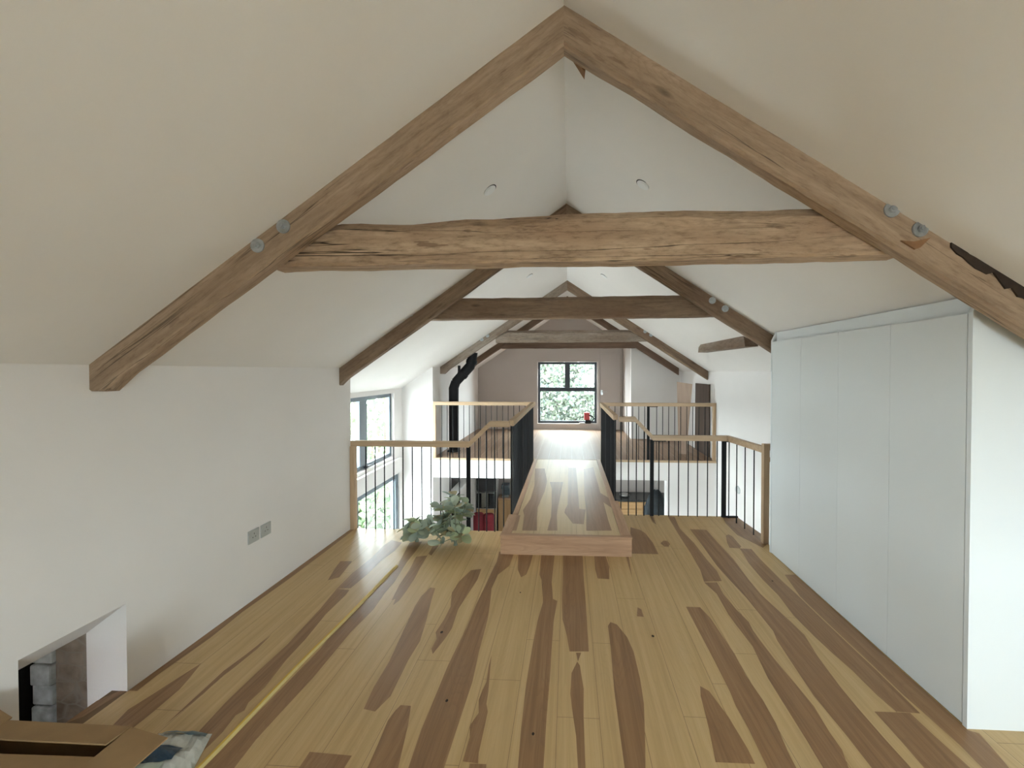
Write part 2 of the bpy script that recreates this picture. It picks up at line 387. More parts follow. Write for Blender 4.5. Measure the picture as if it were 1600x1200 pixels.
def sweep(bm, pts, w, h):
    """rectangular handrail section along a polyline, mitred in plan and in elevation"""
    pts = [Vector(p) for p in pts]; rings = []
    for i, p in enumerate(pts):
        def hd(q):
            q = Vector((q.x, q.y, 0)); return q.normalized()
        ds = []
        if i > 0: ds.append(hd(p - pts[i - 1]))
        if i < len(pts) - 1: ds.append(hd(pts[i + 1] - p))
        n = sum((Vector((-q.y, q.x, 0)) for q in ds), Vector((0, 0, 0))).normalized()
        s = 1 / max(0.4, n.dot(Vector((-ds[0].y, ds[0].x, 0))))
        rings.append([bm.verts.new(p + n * a * w / 2 * s + Vector((0, 0, b * h / 2))) for a, b in ((-1, -1), (1, -1), (1, 1), (-1, 1))])
    for a, b in zip(rings, rings[1:]):
        for k in range(4): bm.faces.new((a[k], a[(k + 1) % 4], b[(k + 1) % 4], b[k]))
    bm.faces.new(rings[0][::-1]); bm.faces.new(rings[-1])

def wall_holes(bm, axis, t0, t1, a0, a1, z0, z1, holes, mi=0):
    """wall slab with rectangular holes; axis 'x': plane x=const, running along y; axis 'y': plane y=const, running along x"""
    As = sorted({a0, a1, *[h[0] for h in holes], *[h[1] for h in holes]})
    Zs = sorted({z0, z1, *[h[2] for h in holes], *[h[3] for h in holes]})
    for i in range(len(As) - 1):
        for j in range(len(Zs) - 1):
            ca = (As[i] + As[i + 1]) / 2; cz = (Zs[j] + Zs[j + 1]) / 2
            if any(h[0] < ca < h[1] and h[2] < cz < h[3] for h in holes): continue
            if axis == 'x': box(bm, t0, t1, As[i], As[i + 1], Zs[j], Zs[j + 1], mi)
            else: box(bm, As[i], As[i + 1], t0, t1, Zs[j], Zs[j + 1], mi)
    bmesh.ops.remove_doubles(bm, verts=bm.verts, dist=1e-5)
    # drop the inner faces shared by two cells
    seen = {}
    for f in bm.faces: seen.setdefault(tuple(sorted(v.index for v in f.verts)), []).append(f)
    bm.verts.index_update(); seen = {}
    for f in bm.faces: seen.setdefault(tuple(sorted(v.index for v in f.verts)), []).append(f)
    bmesh.ops.delete(bm, geom=[f for fs in seen.values() if len(fs) > 1 for f in fs], context='FACES_ONLY')

def ridge_slope(y, left):
    if not left: return 0.655
    if y <= 3.75: return 0.70
    if y >= 4.2: return 0.668
    return 0.70 + (0.668 - 0.70) * (y - 3.75) / 0.45
RZ, RX = 3.155, -0.02
def ceil_z(x, y):
    return RZ - ridge_slope(y, x < RX) * abs(x - RX)

# outlines of the darker heartwood figure in the floorboards and in the bridge deck (metres, plan view)
HEART=[
[(-2.209,3.868),(-2.193,3.57),(-2.196,2.967),(-2.204,2.767),(-2.236,2.546),(-2.199,2.359),(-2.23,2.204),(-2.211,2.11),(-2.22,1.868),(-2.227,1.79),(-2.242,1.7),(-2.346,1.661),(-2.31,1.703),(-2.289,1.787),(-2.266,1.907),(-2.247,2.237),(-2.227,2.7),(-2.209,3.23)],
[(-1.819,1.679),(-1.827,1.815),(-1.836,2.004),(-1.819,2.11),(-1.799,2.301),(-1.788,2.173),(-1.798,2.043),(-1.81,1.953),(-1.806,1.854)],
[(-2.048,1.645),(-2.077,1.747),(-2.053,1.841),(-2.034,1.932),(-2.007,2.051),(-1.97,1.944),(-1.95,1.871),(-1.945,1.743),(-1.948,1.65),(-1.956,1.618)],
[(-1.666,2.561),(-1.7,2.811),(-1.597,2.799),(-1.588,2.733),(-1.593,2.509),(-1.566,2.272),(-1.561,2.104),(-1.532,1.909),(-1.541,1.815),(-1.524,1.772),(-1.543,1.744),(-1.529,1.659),(-1.531,1.599),(-1.544,1.531),(-1.567,1.424),(-1.667,1.455),(-1.636,1.641),(-1.652,1.809),(-1.651,1.996),(-1.642,2.224),(-1.664,2.519)],
[(-1.7,2.811),(-1.708,3.032),(-1.684,3.292),(-1.691,3.542),(-1.669,3.654),(-1.549,3.604),(-1.54,3.445),(-1.575,3.252),(-1.577,3.039),(-1.602,2.825)],
[(-1.914,3.223),(-1.817,3.228),(-1.793,3.089),(-1.775,2.97),(-1.836,2.92),(-1.885,3.084)],
[(-1.478,3.607),(-1.398,3.151),(-1.391,2.952),(-1.434,2.573),(-1.435,2.291),(-1.427,2.192),(-1.442,1.913),(-1.454,1.755),(-1.465,1.602),(-1.471,1.503),(-1.481,1.372),(-1.355,1.379),(-1.344,1.51),(-1.353,1.632),(-1.344,1.775),(-1.33,1.978),(-1.33,2.343),(-1.305,2.58),(-1.32,2.78),(-1.316,2.919),(-1.35,3.241),(-1.355,3.481),(-1.369,3.641)],
[(-1.31,3.335),(-1.219,3.364),(-1.202,3.14),(-1.183,2.982),(-1.176,2.821),(-1.177,2.691),(-1.195,2.63),(-1.211,2.705),(-1.231,2.688),(-1.246,2.784),(-1.262,2.886),(-1.277,3.116)],
[(-1.217,3.388),(-1.235,3.539),(-1.186,3.568),(-1.186,3.464),(-1.186,3.365)],
[(-0.979,2.857),(-0.954,2.703),(-0.908,2.478),(-0.877,2.286),(-0.883,2.13),(-0.875,1.935),(-0.873,1.888),(-0.906,1.798),(-0.967,1.809),(-0.982,1.937),(-0.984,2.114),(-1.014,2.372),(-1.041,2.623),(-1.043,2.746),(-1.02,2.864)],
[(-0.78,3.131),(-0.702,3.156),(-0.695,2.989),(-0.72,2.779),(-0.738,2.61),(-0.722,2.411),(-0.737,2.305),(-0.765,2.185),(-0.787,2.226),(-0.786,2.313),(-0.81,2.37),(-0.798,2.497),(-0.798,2.636),(-0.839,2.805),(-0.827,2.963)],
[(-0.611,3.469),(-0.475,3.476),(-0.482,3.221),(-0.552,3.073),(-0.563,2.87),(-0.54,2.709),(-0.518,2.511),(-0.507,2.209),(-0.492,1.996),(-0.496,1.792),(-0.499,1.554),(-0.494,1.446),(-0.652,1.438),(-0.643,1.546),(-0.655,1.717),(-0.653,1.899),(-0.652,2.103),(-0.633,2.441),(-0.631,2.674),(-0.619,2.867),(-0.61,3.11),(-0.599,3.28)],
[(-0.801,1.839),(-0.75,1.838),(-0.723,1.74),(-0.684,1.544),(-0.662,1.437),(-0.797,1.43),(-0.808,1.538),(-0.814,1.636),(-0.824,1.754),(-0.813,1.81)],
[(-1.084,1.591),(-0.898,1.584),(-0.901,1.533),(-0.895,1.425),(-1.075,1.415),(-1.084,1.523)],
[(-0.431,2.193),(-0.419,2.097),(-0.398,1.944),(-0.392,1.868),(-0.377,1.825),(-0.375,1.732),(-0.374,1.625),(-0.366,1.579),(-0.431,1.584),(-0.429,1.692),(-0.443,1.748),(-0.418,1.816),(-0.434,1.888),(-0.429,1.95),(-0.42,2),(-0.43,2.115)],
[(-0.4,1.577),(-0.332,1.578),(-0.316,1.455),(-0.393,1.451)],
[(-0.441,3.478),(-0.305,3.485),(-0.314,3.229),(-0.33,3.085),(-0.366,3.044),(-0.406,3.161)],
[(-0.237,3.488),(-0.118,3.495),(-0.124,3.076),(-0.125,2.982),(-0.107,2.763),(-0.075,2.741),(-0.093,2.52),(-0.095,2.283),(-0.094,2.096),(-0.099,1.812),(-0.099,1.575),(-0.099,1.455),(-0.206,1.45),(-0.202,1.57),(-0.21,1.741),(-0.214,1.994),(-0.207,2.277),(-0.196,2.515),(-0.175,2.713),(-0.179,2.775),(-0.205,3.015),(-0.225,3.09)],
[(-0.044,3.499),(0.126,3.507),(0.121,3.089),(0.121,2.744),(0.118,2.252),(0.008,2.246),(-0.007,2.377),(-0.036,2.536),(-0.043,2.735)],
[(0.045,2.238),(0.074,2.24),(0.054,2.169)],
[(0.05,2.169),(0.064,2.141),(0.078,1.985),(0.072,1.821),(0.07,1.637),(0.071,1.475),(0.044,1.474),(0.04,1.582),(0.035,1.723),(0.019,1.86),(0.011,1.95),(0.018,2.084)],
[(0.228,3.513),(0.318,3.518),(0.335,3.242),(0.316,3.051),(0.228,3.056),(0.218,3.194)],
[(0.5,3.527),(0.528,3.529),(0.494,3.07),(0.496,3.209)],
[(0.469,2.695),(0.491,2.674),(0.492,2.591),(0.448,2.595)],
[(0.27,2.526),(0.308,2.503),(0.355,2.385),(0.373,2.266),(0.374,2.067),(0.364,1.907),(0.332,1.708),(0.29,1.476),(0.216,1.472),(0.228,1.592),(0.229,1.764),(0.231,1.977),(0.246,2.301),(0.25,2.487)],
[(0.636,4.083),(0.723,4.022),(0.759,3.945),(0.788,3.726),(0.789,3.493),(0.545,3.492)],
[(0.857,3.716),(0.894,3.774),(0.93,3.776),(0.942,3.707),(0.917,3.652),(0.876,3.65)],
[(0.899,4.421),(0.934,4.423),(0.92,4.166),(0.895,4.235)],
[(1.097,4.431),(1.165,4.396),(1.131,4.076),(1.17,3.746),(1.175,3.419),(1.189,3.224),(1.17,3.068),(1.031,3.052),(1.063,3.238),(1.074,3.508),(1.079,3.885),(1.089,4.209)],
[(1.028,3.042),(1.125,3.047),(1.112,2.891),(1.127,2.708),(1.151,2.573),(1.137,2.472),(1.145,2.246),(1.162,2.066),(1.172,1.935),(1.157,1.8),(1.156,1.717),(1.138,1.666),(1.099,1.529),(1.015,1.525),(1.027,1.634),(1.033,1.757),(1.035,1.879),(1.04,2.102),(1.071,2.344),(1.056,2.555),(1.052,2.647),(1.066,2.889)],
[(1.23,4.065),(1.393,4.057),(1.395,3.786),(1.403,3.431),(1.383,3.098),(1.379,2.905),(1.4,2.736),(1.42,2.587),(1.432,2.464),(1.398,2.279),(1.378,2.069),(1.374,1.939),(1.376,1.787),(1.381,1.663),(1.376,1.544),(1.219,1.536),(1.223,1.644),(1.221,1.797),(1.209,1.997),(1.226,2.23),(1.241,2.408),(1.261,2.491),(1.26,2.618),(1.256,2.85),(1.236,3.09),(1.221,3.31),(1.229,3.642)],
[(1.531,3.924),(1.568,3.956),(1.587,3.912),(1.576,3.686),(1.547,3.646),(1.46,3.654),(1.48,3.762)],
[(1.547,3.646),(1.645,3.638),(1.632,3.443),(1.63,3.248),(1.628,3.092),(1.636,2.918),(1.637,2.658),(1.641,2.446),(1.647,2.187),(1.646,2.024),(1.644,1.921),(1.539,1.926),(1.523,2.021),(1.517,2.18),(1.497,2.314),(1.483,2.455),(1.474,2.656),(1.499,2.895),(1.491,3.103),(1.503,3.368)],
[(1.7,3.191),(1.78,3.195),(1.78,2.365),(1.779,1.842),(1.814,1.828),(1.791,1.727),(1.749,1.575),(1.652,1.57),(1.668,1.655),(1.673,1.764),(1.662,1.936),(1.653,2.032),(1.654,2.196),(1.649,2.458),(1.645,2.672),(1.645,2.886),(1.676,3.058)],
[(1.437,1.921),(1.599,1.922),(1.605,1.805),(1.62,1.665),(1.616,1.568),(1.436,1.547),(1.434,1.655),(1.438,1.784)],
[(0.8,2.719),(0.893,2.717),(0.92,2.6),(0.941,2.275),(0.934,2.114),(0.946,1.96),(0.943,1.833),(0.924,1.704),(0.919,1.628),(0.907,1.519),(0.794,1.513),(0.803,1.633),(0.806,1.794),(0.8,1.916),(0.807,2.007),(0.807,2.218),(0.8,2.634)],
[(0.67,2.032),(0.704,2.002),(0.741,1.856),(0.76,1.701),(0.761,1.636),(0.603,1.635),(0.629,1.785),(0.652,1.968)],
[(1.698,4.463),(1.851,4.432),(1.899,3.958),(1.873,3.783),(1.761,3.67),(1.718,3.775),(1.649,3.945),(1.653,4.239)]]
DECK_HEART=[
[(-0.489,5.809),(-0.347,5.816),(-0.274,5.139),(-0.281,4.699),(-0.32,4.161),(-0.311,3.919),(-0.281,3.539),(-0.413,3.532),(-0.438,3.912),(-0.467,4.056),(-0.423,4.429),(-0.423,4.929)],
[(-0.239,5.111),(-0.065,5.12),(-0.107,4.172),(-0.113,3.929),(-0.097,3.549),(-0.189,3.544),(-0.169,3.891),(-0.178,4.249),(-0.202,4.832)],
[(0.001,5.873),(0.115,5.879),(0.118,4.849),(0.114,4.125),(0.18,4.109),(0.145,3.711),(0.043,3.721),(-0.038,4.004),(-0.032,4.098),(-0.006,4.258)],
[(0.226,5.808),(0.373,5.932),(0.376,5.296),(0.378,4.683),(0.485,4.433),(0.467,4.143),(0.385,4.341),(0.384,3.836),(0.392,3.574),(0.162,3.562),(0.181,3.98),(0.189,4.673)],
[(-0.539,3.525),(-0.553,3.738),(-0.546,3.906),(-0.476,3.91),(-0.465,3.529)]]
GABLE = (0.70, 2.15, 0.25, 1.45)
KNOTS = [(0.511, 2.404, 0.011), (-0.588, 1.876, 0.009), (-0.154, 1.722, 0.008), (-0.774, 2.372, 0.012), (-0.345, 2.831, 0.007), (1.555, 3.088, 0.008)]

# ------------------------------------------------------------------ floors
def planks(bm, cols, y0, ymax, z, rng, mi=0, gap=0.0016, lmin=1.1, lmax=2.0, ymax2=None):
    """cols: column boundaries in x; ymax(x0, x1) -> (y end at x0, y end at x1); returns tone per face"""
    tones = {}
    for a, b in zip(cols, cols[1:]):
        ya, yb = ymax(a, b)
        y = y0 - rng.uniform(0, lmax)
        while y < max(ya, yb):
            y2 = y + rng.uniform(lmin, lmax)
            lo = max(y, y0)
            ha, hb = min(y2, ya), min(y2, yb)
            if max(ha, hb) > lo + 0.02:
                ha = max(ha, lo + 0.001); hb = max(hb, lo + 0.001)
                vs = [bm.verts.new(c) for c in ((a + gap / 2, lo, z), (b - gap / 2, lo, z), (b - gap / 2, hb - gap, z), (a + gap / 2, ha - gap, z))]
                f = bm.faces.new(vs); f.material_index = mi
                t = rng.uniform(0.86, 1.06); w = rng.uniform(-0.03, 0.03)
                for v in vs: tones[v] = (t + w, t, t - 1.6 * w)
            y = y2
    return tones

def patches(bm, polys, z, mi):
    for p in polys:
        vs = [bm.verts.new((x, y, z)) for x, y in p]
        f = bm.faces.new(vs); f.normal_update()
        if f.normal.z < 0: f.normal_flip()
        f.material_index = mi

def floor_obj(name, bm, tones, mats, parent=None):
    lay = bm.verts.layers.float_color.new('tone')
    for v in bm.verts:
        t = tones.get(v, (1, 1, 1)); v[lay] = (t[0], t[1], t[2], 1)
    return obj(name, bm, mats, parent, grain=(0, 1, 0), fixn=False)

def cols_between(a, b, w, ex=()):
    n = max(1, round((b - a) / w)); r = [a + (b - a) * i / n for i in range(n + 1)]
    return r

rng = random.Random(21)
bm = bmesh.new()
slab = [(-2.76, -2.2), (2.36, -2.2), (2.36, 3.74), (1.845, 3.74), (1.742, 4.45), (0.535, 4.45), (0.535, 3.92), (-2.2, 3.92), (-2.2, 3.75), (-2.76, 3.75), (-2.76, 2.05), (-2.285, 2.05), (-2.285, 1.25), (-2.76, 1.25)]
fs = prism(bm, slab, 'z', -0.30, -0.002, mi=3)
for f in fs:
    f.normal_update()
    if f.normal.z > 0.9: f.material_index = 2
bmesh.ops.recalc_face_normals(bm, faces=fs)
for f in fs:
    if abs(f.normal.z) > 0.9 and f.calc_center_median().z > -0.1: f.material_index = 2
tn = {}
def ym(a, b):
    m = (a + b) / 2
    if m < 0.535: return (3.92, 3.92)
    if m < 1.742: return (4.45, 4.45)
    if m < 1.85: return (4.45, 3.745)
    return (3.74, 3.74)
cols = cols_between(-2.2, 0.535, 0.19) + cols_between(0.535, 1.742, 0.19)[1:] + [1.845] + cols_between(1.845, 2.36, 0.19)[1:]
tn = planks(bm, cols, -2.2, ym, 0.0, rng)
patches(bm, [[(max(x, -2.284 if 1.46 < y < 1.85 else -2.2), y) for x, y in p] for p in HEART], 0.0006, 1)
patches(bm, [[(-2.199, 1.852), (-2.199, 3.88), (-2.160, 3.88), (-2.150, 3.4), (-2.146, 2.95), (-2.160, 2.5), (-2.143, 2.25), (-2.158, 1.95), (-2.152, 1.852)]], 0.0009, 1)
# behind the camera the same striped boards carry on
extra = []
for k in range(26):
    x = rng.uniform(-2.0, 2.1); y = rng.uniform(-2.1, -0.6); l = rng.uniform(0.5, 1.5); w = rng.uniform(0.03, 0.09)
    if y + l > 1.0: l = 0.6
    extra.append([(x - w * 0.2, y), (x + w * 0.3, y), (x + w, y + l * 0.4), (x + w * 0.8, y + l * 0.8), (x + w * 0.1, y + l), (x - w * 0.7, y + l * 0.7), (x - w * 0.8, y + l * 0.3)])
patches(bm, extra, 0.0006, 1)
for kx, ky, kr in KNOTS:
    patches(bm, [[(kx + kr * 0.75 * math.cos(q * 0.7), ky + kr * math.sin(q * 0.7)) for q in range(9)]], 0.0011, 4)
fl = floor_obj('floor', bm, tn, ['sap', 'heart', 'seam', 'plaster', 'dark_hole'])
fl['kind'] = 'structure'

# far gallery floor
bm = bmesh.new()
fs = prism(bm, [(-2.24, 6.45), (2.36, 6.45), (2.36, 9.75), (-2.24, 9.75)], 'z', -0.16, 0.163, mi=3)
bmesh.ops.recalc_face_normals(bm, faces=fs)
tn = planks(bm, cols_between(-2.24, 2.36, 0.19), 6.45, lambda a, b: (9.75, 9.75), 0.167, rng)
gf = floor_obj('floor', bm, tn, ['gfloor', 'heart', 'seam', 'plaster']); gf['kind'] = 'structure'
# oak edge strip on the gallery and the loft opening
bm = bmesh.new(); box(bm, -2.235, 2.355, 6.43, 6.4495, 0.135, 0.168)
struct('trim_1', bm, 'oak', grain=(1, 0, 0))
bm = bmesh.new(); prism(bm, [(1.752, 4.45), (1.853, 3.75), (1.845, 3.75), (1.743, 4.45)], 'z', -0.24, -0.003)
struct('trim_2', bm, 'deckboard', grain=(0, 1, 0))
# ground storey floor
bm = B(-3.0, 2.36, -2.2, 9.75, -2.5, -2.4); struct('floor', bm, 'lower')

# ------------------------------------------------------------------ ceiling (both slopes of the roof) and walls
bm = bmesh.new()
Ys = [-2.5, 3.75, 4.2, 10.1]
for side, xe in ((1, -2.95), (0, 2.75)):
    lo = []; up = []
    for y in Ys:
        s = ridge_slope(y, side)
        ze = RZ - s * abs(xe - RX)
        lo.append((bm.verts.new((RX, y, RZ)), bm.verts.new((xe, y, ze))))
        up.append((bm.verts.new((RX, y, RZ + 0.3)), bm.verts.new((xe, y, ze + 0.3))))
    for i in range(3):
        bm.faces.new((lo[i][0], lo[i][1], lo[i + 1][1], lo[i + 1][0]))
        bm.faces.new((up[i][0], up[i + 1][0], up[i + 1][1], up[i][1]))
        bm.faces.new((lo[i][1], up[i][1], up[i + 1][1], lo[i + 1][1]))
    for i in (0, 3): bm.faces.new((lo[i][0], up[i][0], up[i][1], lo[i][1]))
bmesh.ops.remove_doubles(bm, verts=bm.verts, dist=1e-5)
struct('ceiling', bm, 'ceiling')

# knee wall of the loft, with the deep low opening
bm = bmesh.new(); wall_holes(bm, 'x', -2.415, -2.2, -2.2, 3.9, 0.0, 1.70, [(1.46, 1.849, 0.0, 0.442)])
struct('wall_left', bm, 'plaster')
bm = bmesh.new(); prism(bm, [(-2.76, -0.30), (-2.415, -0.30), (-2.415, 1.48), (-2.76, 1.30)], 'y', 3.75, 3.9)
struct('wall_left', bm, 'plaster')
# old stone inside the opening
bm = bmesh.new()
def rough_block(x0, x1, y0, y1, z0, z1, mi, j):
    vs = box(bm, x0, x1, y0, y1, z0, z1, mi)
    return vs
box(bm, -2.585, -2.416, 1.852, 2.05, -0.30, 0.56, 0)
for k in range(8):                      # pale squared blocks, each standing a little proud or shy
    z = -0.30 + k * 0.107; d = (0.0, 0.012, 0.004, 0.016, 0.006, 0.014, 0.002, 0.01)[k]
    box(bm, -2.70 + d * 0.4, -2.586, 1.842 - d, 2.05, z + 0.002, z + 0.105, 1, bev=0.008)
box(bm, -2.50, -2.416, 1.25, 1.458, -0.30, 0.56, 0)
box(bm, -2.758, -2.416, 1.25, 2.05, 0.5, 0.62, 0)
box(bm, -2.758, -2.745, 1.50, 2.05, -0.30, 0.50, 2)  # near-black panel, and floor below: recess darkness put into their colour
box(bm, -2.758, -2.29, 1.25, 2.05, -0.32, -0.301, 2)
box(bm, -2.415, -2.287, 1.8495, 2.049, -0.30, -0.001, 3)
prism(bm, [(-2.2005, 0.4425), (-2.415, 0.285), (-2.415, 0.4425)], 'y', 1.4605, 1.8485, 3)
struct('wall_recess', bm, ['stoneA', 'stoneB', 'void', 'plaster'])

# outer left wall of the tall bay with two big windows
bm = bmesh.new()
wall_holes(bm, 'x', -2.88, -2.76, -2.4, 6.45, -2.4, 1.34, [(1.08, 1.30, -0.10, 0.40), (4.45, 6.15, 0.25, 1.255), (4.30, 6.345, -2.25, -0.03)])
struct('wall_left', bm, 'plaster')
# thick wall beside the gallery and the kitchen
bm = bmesh.new(); prism(bm, [(-2.88, -2.4), (-2.24, -2.4), (-2.24, 1.70), (-2.88, 1.27)], 'y', 6.45, 9.95); struct('wall_left', bm, 'plaster')
bm = B(2.36, 2.62, -2.4, 9.95, -2.4, 1.62); struct('wall_right', bm, 'plaster')
# end wall with the window
bm = bmesh.new()
wall_holes(bm, 'y', 9.75, 9.95, -2.24, 2.36, -2.4, 1.62, [(-0.756, 0.705, 0.31, 1.83)])
struct('wall_end', bm, 'greywall')
bm = PR([(-2.05, 1.83), (2.05, 1.83), (RX, 3.2)], 'y', 9.75, 9.95); struct('wall_end', bm, 'greywall')
# middle wall below the gallery edge
bm = B(1.585, 2.36, 6.45, 6.62, -2.4, -0.16); struct('wall_middle', bm, 'plaster')
# boxed-in room on the right of the gallery
bm = PR([(1.325, 0.167), (2.36, 0.167), (2.36, 1.595), (1.325, 2.272)], 'y', 8.46, 8.56); struct('wall_partition', bm, 'plaster')
bm = PR([(8.56, 0.167), (9.75, 0.167), (9.75, 2.2725), (8.56, 2.2725)], 'x', 1.325, 1.40); struct('wall_partition', bm, 'greywall')
# gable behind the camera, window on the right
bm = bmesh.new()
wall_holes(bm, 'y', -2.4, -2.2, -2.76, 2.36, -2.4, 1.62, [GABLE])
struct('wall_back', bm, 'plaster')
bm = PR([(-2.76, 1.62), (2.36, 1.62), (RX, 3.3)], 'y', -2.4, -2.2); struct('wall_back', bm, 'plaster')

# ledge at floor level across the bay windows
bm = bmesh.new(); box(bm, -2.76, -2.70, 3.95, 6.30, -0.025, 0.205, bev=0.004); struct('trim_3', bm, 'plaster')

# ------------------------------------------------------------------ windows
def framebox(bm, axis, t0, t1, a0, a1, z0, z1, w):
    def bx(p0, p1, q0, q1):
        if axis == 'x': box(bm, t0, t1, p0, p1, q0, q1, bev=0.004)
        else: box(bm, p0, p1, t0, t1, q0, q1, bev=0.004)
    bx(a0, a0 + w, z0, z1); bx(a1 - w, a1, z0, z1); bx(a0 + w, a1 - w, z0, z0 + w); bx(a0 + w, a1 - w, z1 - w, z1)

def window(name, mat, axis, t0, t1, a0, a1, z0, z1, w, bars, panes, handle=None):
    c = ((t0 + t1) / 2, (a0 + a1) / 2, z0) if axis == 'x' else ((a0 + a1) / 2, (t0 + t1) / 2, z0)
    root = bpy.data.objects.new(name, None); root.location = c; C.objects.link(root); root['kind'] = 'structure'
    bm = bmesh.new(); framebox(bm, axis, t0, t1, a0, a1, z0, z1, w)
    obj('frame', bm, mat, root)
    for (p0, p1, q0, q1) in bars:
        bm = bmesh.new()
        if axis == 'x': box(bm, t0 + 0.004, t1 - 0.004, p0, p1, q0, q1, bev=0.003)
        else: box(bm, p0, p1, t0 + 0.004, t1 - 0.004, q0, q1, bev=0.003)
        obj('mullion' if (q1 - q0) > (p1 - p0) else 'transom', bm, mat, root)
    tm = (t0 + t1) / 2
    for (p0, p1, q0, q1) in panes:
        bm = bmesh.new()
        if axis == 'x': box(bm, tm - 0.003, tm + 0.003, p0, p1, q0, q1)
        else: box(bm, p0, p1, tm - 0.003, tm + 0.003, q0, q1)
        obj('pane', bm, 'glass', root)
    return root

# window_1: end wall, two lights over one wide light
w1 = window('window_1', 'frame', 'y', 9.84, 9.91, -0.752, 0.701, 0.314, 1.826, 0.055,
            [(-0.697, 0.646, 1.10, 1.20), (-0.085, 0.04, 1.20, 1.771)],
            [(-0.697, -0.085, 1.20, 1.771), (0.04, 0.646, 1.20, 1.771), (-0.697, 0.646, 0.369, 1.10)])
bm = bmesh.new(); cyl(bm, (0.30, 9.825, 1.13), (0.42, 9.825, 1.13), 0.009); cyl(bm, (0.30, 9.84, 1.13), (0.30, 9.82, 1.13), 0.011)
obj('handle', bm, 'frame', w1)
# window_2 upper bay, window_3 lower bay
w2 = window('window_2', 'blueframe', 'x', -2.865, -2.805, 4.455, 6.145, 0.256, 1.25, 0.055,
            [(5.20, 5.40, 0.311, 1.195)], [(4.51, 5.20, 0.311, 1.195), (5.40, 6.09, 0.311, 1.195)])
bm = bmesh.new(); box(bm, -2.80, -2.77, 5.28, 5.34, 0.265, 0.30); cyl(bm, (-2.775, 5.31, 0.28), (-2.775, 5.42, 0.28), 0.010)
obj('handle', bm, 'frame', w2)
w3 = window('window_3', 'blueframe', 'x', -2.87, -2.785, 4.305, 6.34, -2.245, -0.035, 0.10,
            [(4.95, 5.12, -2.145, -0.135)], [(4.405, 4.95, -2.145, -0.135), (5.12, 6.24, -2.145, -0.135)])
w4 = window('window_4', 'frame', 'y', -2.34, -2.27, GABLE[0] + .005, GABLE[1] - .005, GABLE[2] + .005, GABLE[3] - .005, 0.05,
            [((GABLE[0] + GABLE[1]) / 2 - 0.03, (GABLE[0] + GABLE[1]) / 2 + 0.03, GABLE[2] + .055, GABLE[3] - .055)],
            [(GABLE[0] + .055, (GABLE[0] + GABLE[1]) / 2 - 0.03, GABLE[2] + .055, GABLE[3] - .055), ((GABLE[0] + GABLE[1]) / 2 + 0.03, GABLE[1] - .055, GABLE[2] + .055, GABLE[3] - .055)])

# door_1: grey door beside the end window
d1 = bpy.data.objects.new('door_1', None); d1.location = (1.05, 9.75, 0.167); C.objects.link(d1); d1['kind'] = 'structure'
bm = bmesh.new(); box(bm, 0.775, 1.265, 9.722, 9.749, 0.172, 2.02, bev=0.003); obj('leaf', bm, 'greywall', d1)
bm = bmesh.new()
for a, b_, z0, z1 in ((0.735, 0.77, 0.168, 2.06), (1.27, 1.305, 0.168, 2.06), (0.77, 1.27, 2.025, 2.06)): box(bm, a, b_, 9.712, 9.749, z0, z1, bev=0.003)
obj('architrave', bm, 'greywall', d1)
bm = bmesh.new(); cyl(bm, (0.815, 9.72, 1.10), (0.815, 9.675, 1.10), 0.011); cyl(bm, (0.81, 9.675, 1.10), (0.94, 9.675, 1.10), 0.010); box(bm, 0.79, 0.84, 9.714, 9.722, 1.02, 1.14)
obj('handle', bm, 'steel', d1)

# ------------------------------------------------------------------ roof trusses
def beam(stations, y0, y1, ct=0.012, cb=0.008, seed=0, jz=0.004, jy=0.003, n=46, tail=None):
    """beam in the xz plane from stations (x, z top, z bottom), chamfered and slightly uneven"""
    bm = bmesh.new(); rings = []
    xs0, xs1 = stations[0][0], stations[-1][0]
    def at(x, k):
        for a, b in zip(stations, stations[1:]):
            if a[0] <= x <= b[0] + 1e-9:
                t = (x - a[0]) / (b[0] - a[0]); return a[k] + (b[k] - a[k]) * t
        return stations[-1][k]
    xs = sorted(set([xs0 + (xs1 - xs0) * i / n for i in range(n + 1)] + [s[0] for s in stations]))
    for x in xs:
        def nz(o, f=3.0): return noise.noise(Vector((x * f, seed * 7.3 + o, 1.7))) + 0.5 * noise.noise(Vector((x * f * 4, seed * 3.1 + o, 5.7)))
        zt = at(x, 1) + jz * nz(0); zb = at(x, 2) + jz * nz(11)
        a = y0 + jy * nz(23); b = y1 + jy * nz(31)
        t = max(0.002, ct * (1 + 0.45 * nz(41, 2.0))); u = max(0.002, cb * (1 + 0.5 * nz(53, 5.0)))
        rings.append([bm.verts.new(c) for c in ((x, a + u, zb), (x, a, zb + u), (x, a, zt - t), (x, a + t * 0.8, zt), (x, b, zt), (x, b, zb + u), (x, b - u, zb))])
    m = len(rings[0])
    for p, q in zip(rings, rings[1:]):
        for k in range(m): bm.faces.new((p[k], p[(k + 1) % m], q[(k + 1) % m], q[k]))
    bm.faces.new(rings[0][::-1]); bm.faces.new(rings[-1])
    return bm

def bolt(parent, x, y, z, r=0.03):
    bm = bmesh.new()
    cyl(bm, (x, y - 0.004, z), (x, y - 0.014, z), 0.015, n=6); cyl(bm, (x, y - 0.014, z), (x, y - 0.019, z), 0.008, n=10)
    b = obj('bolt', bm, 'zinc', parent)
    bm = bmesh.new(); cyl(bm, (x, y + 0.002, z), (x, y - 0.005, z), r, n=24)
    obj('washer', bm, 'zinc', b)

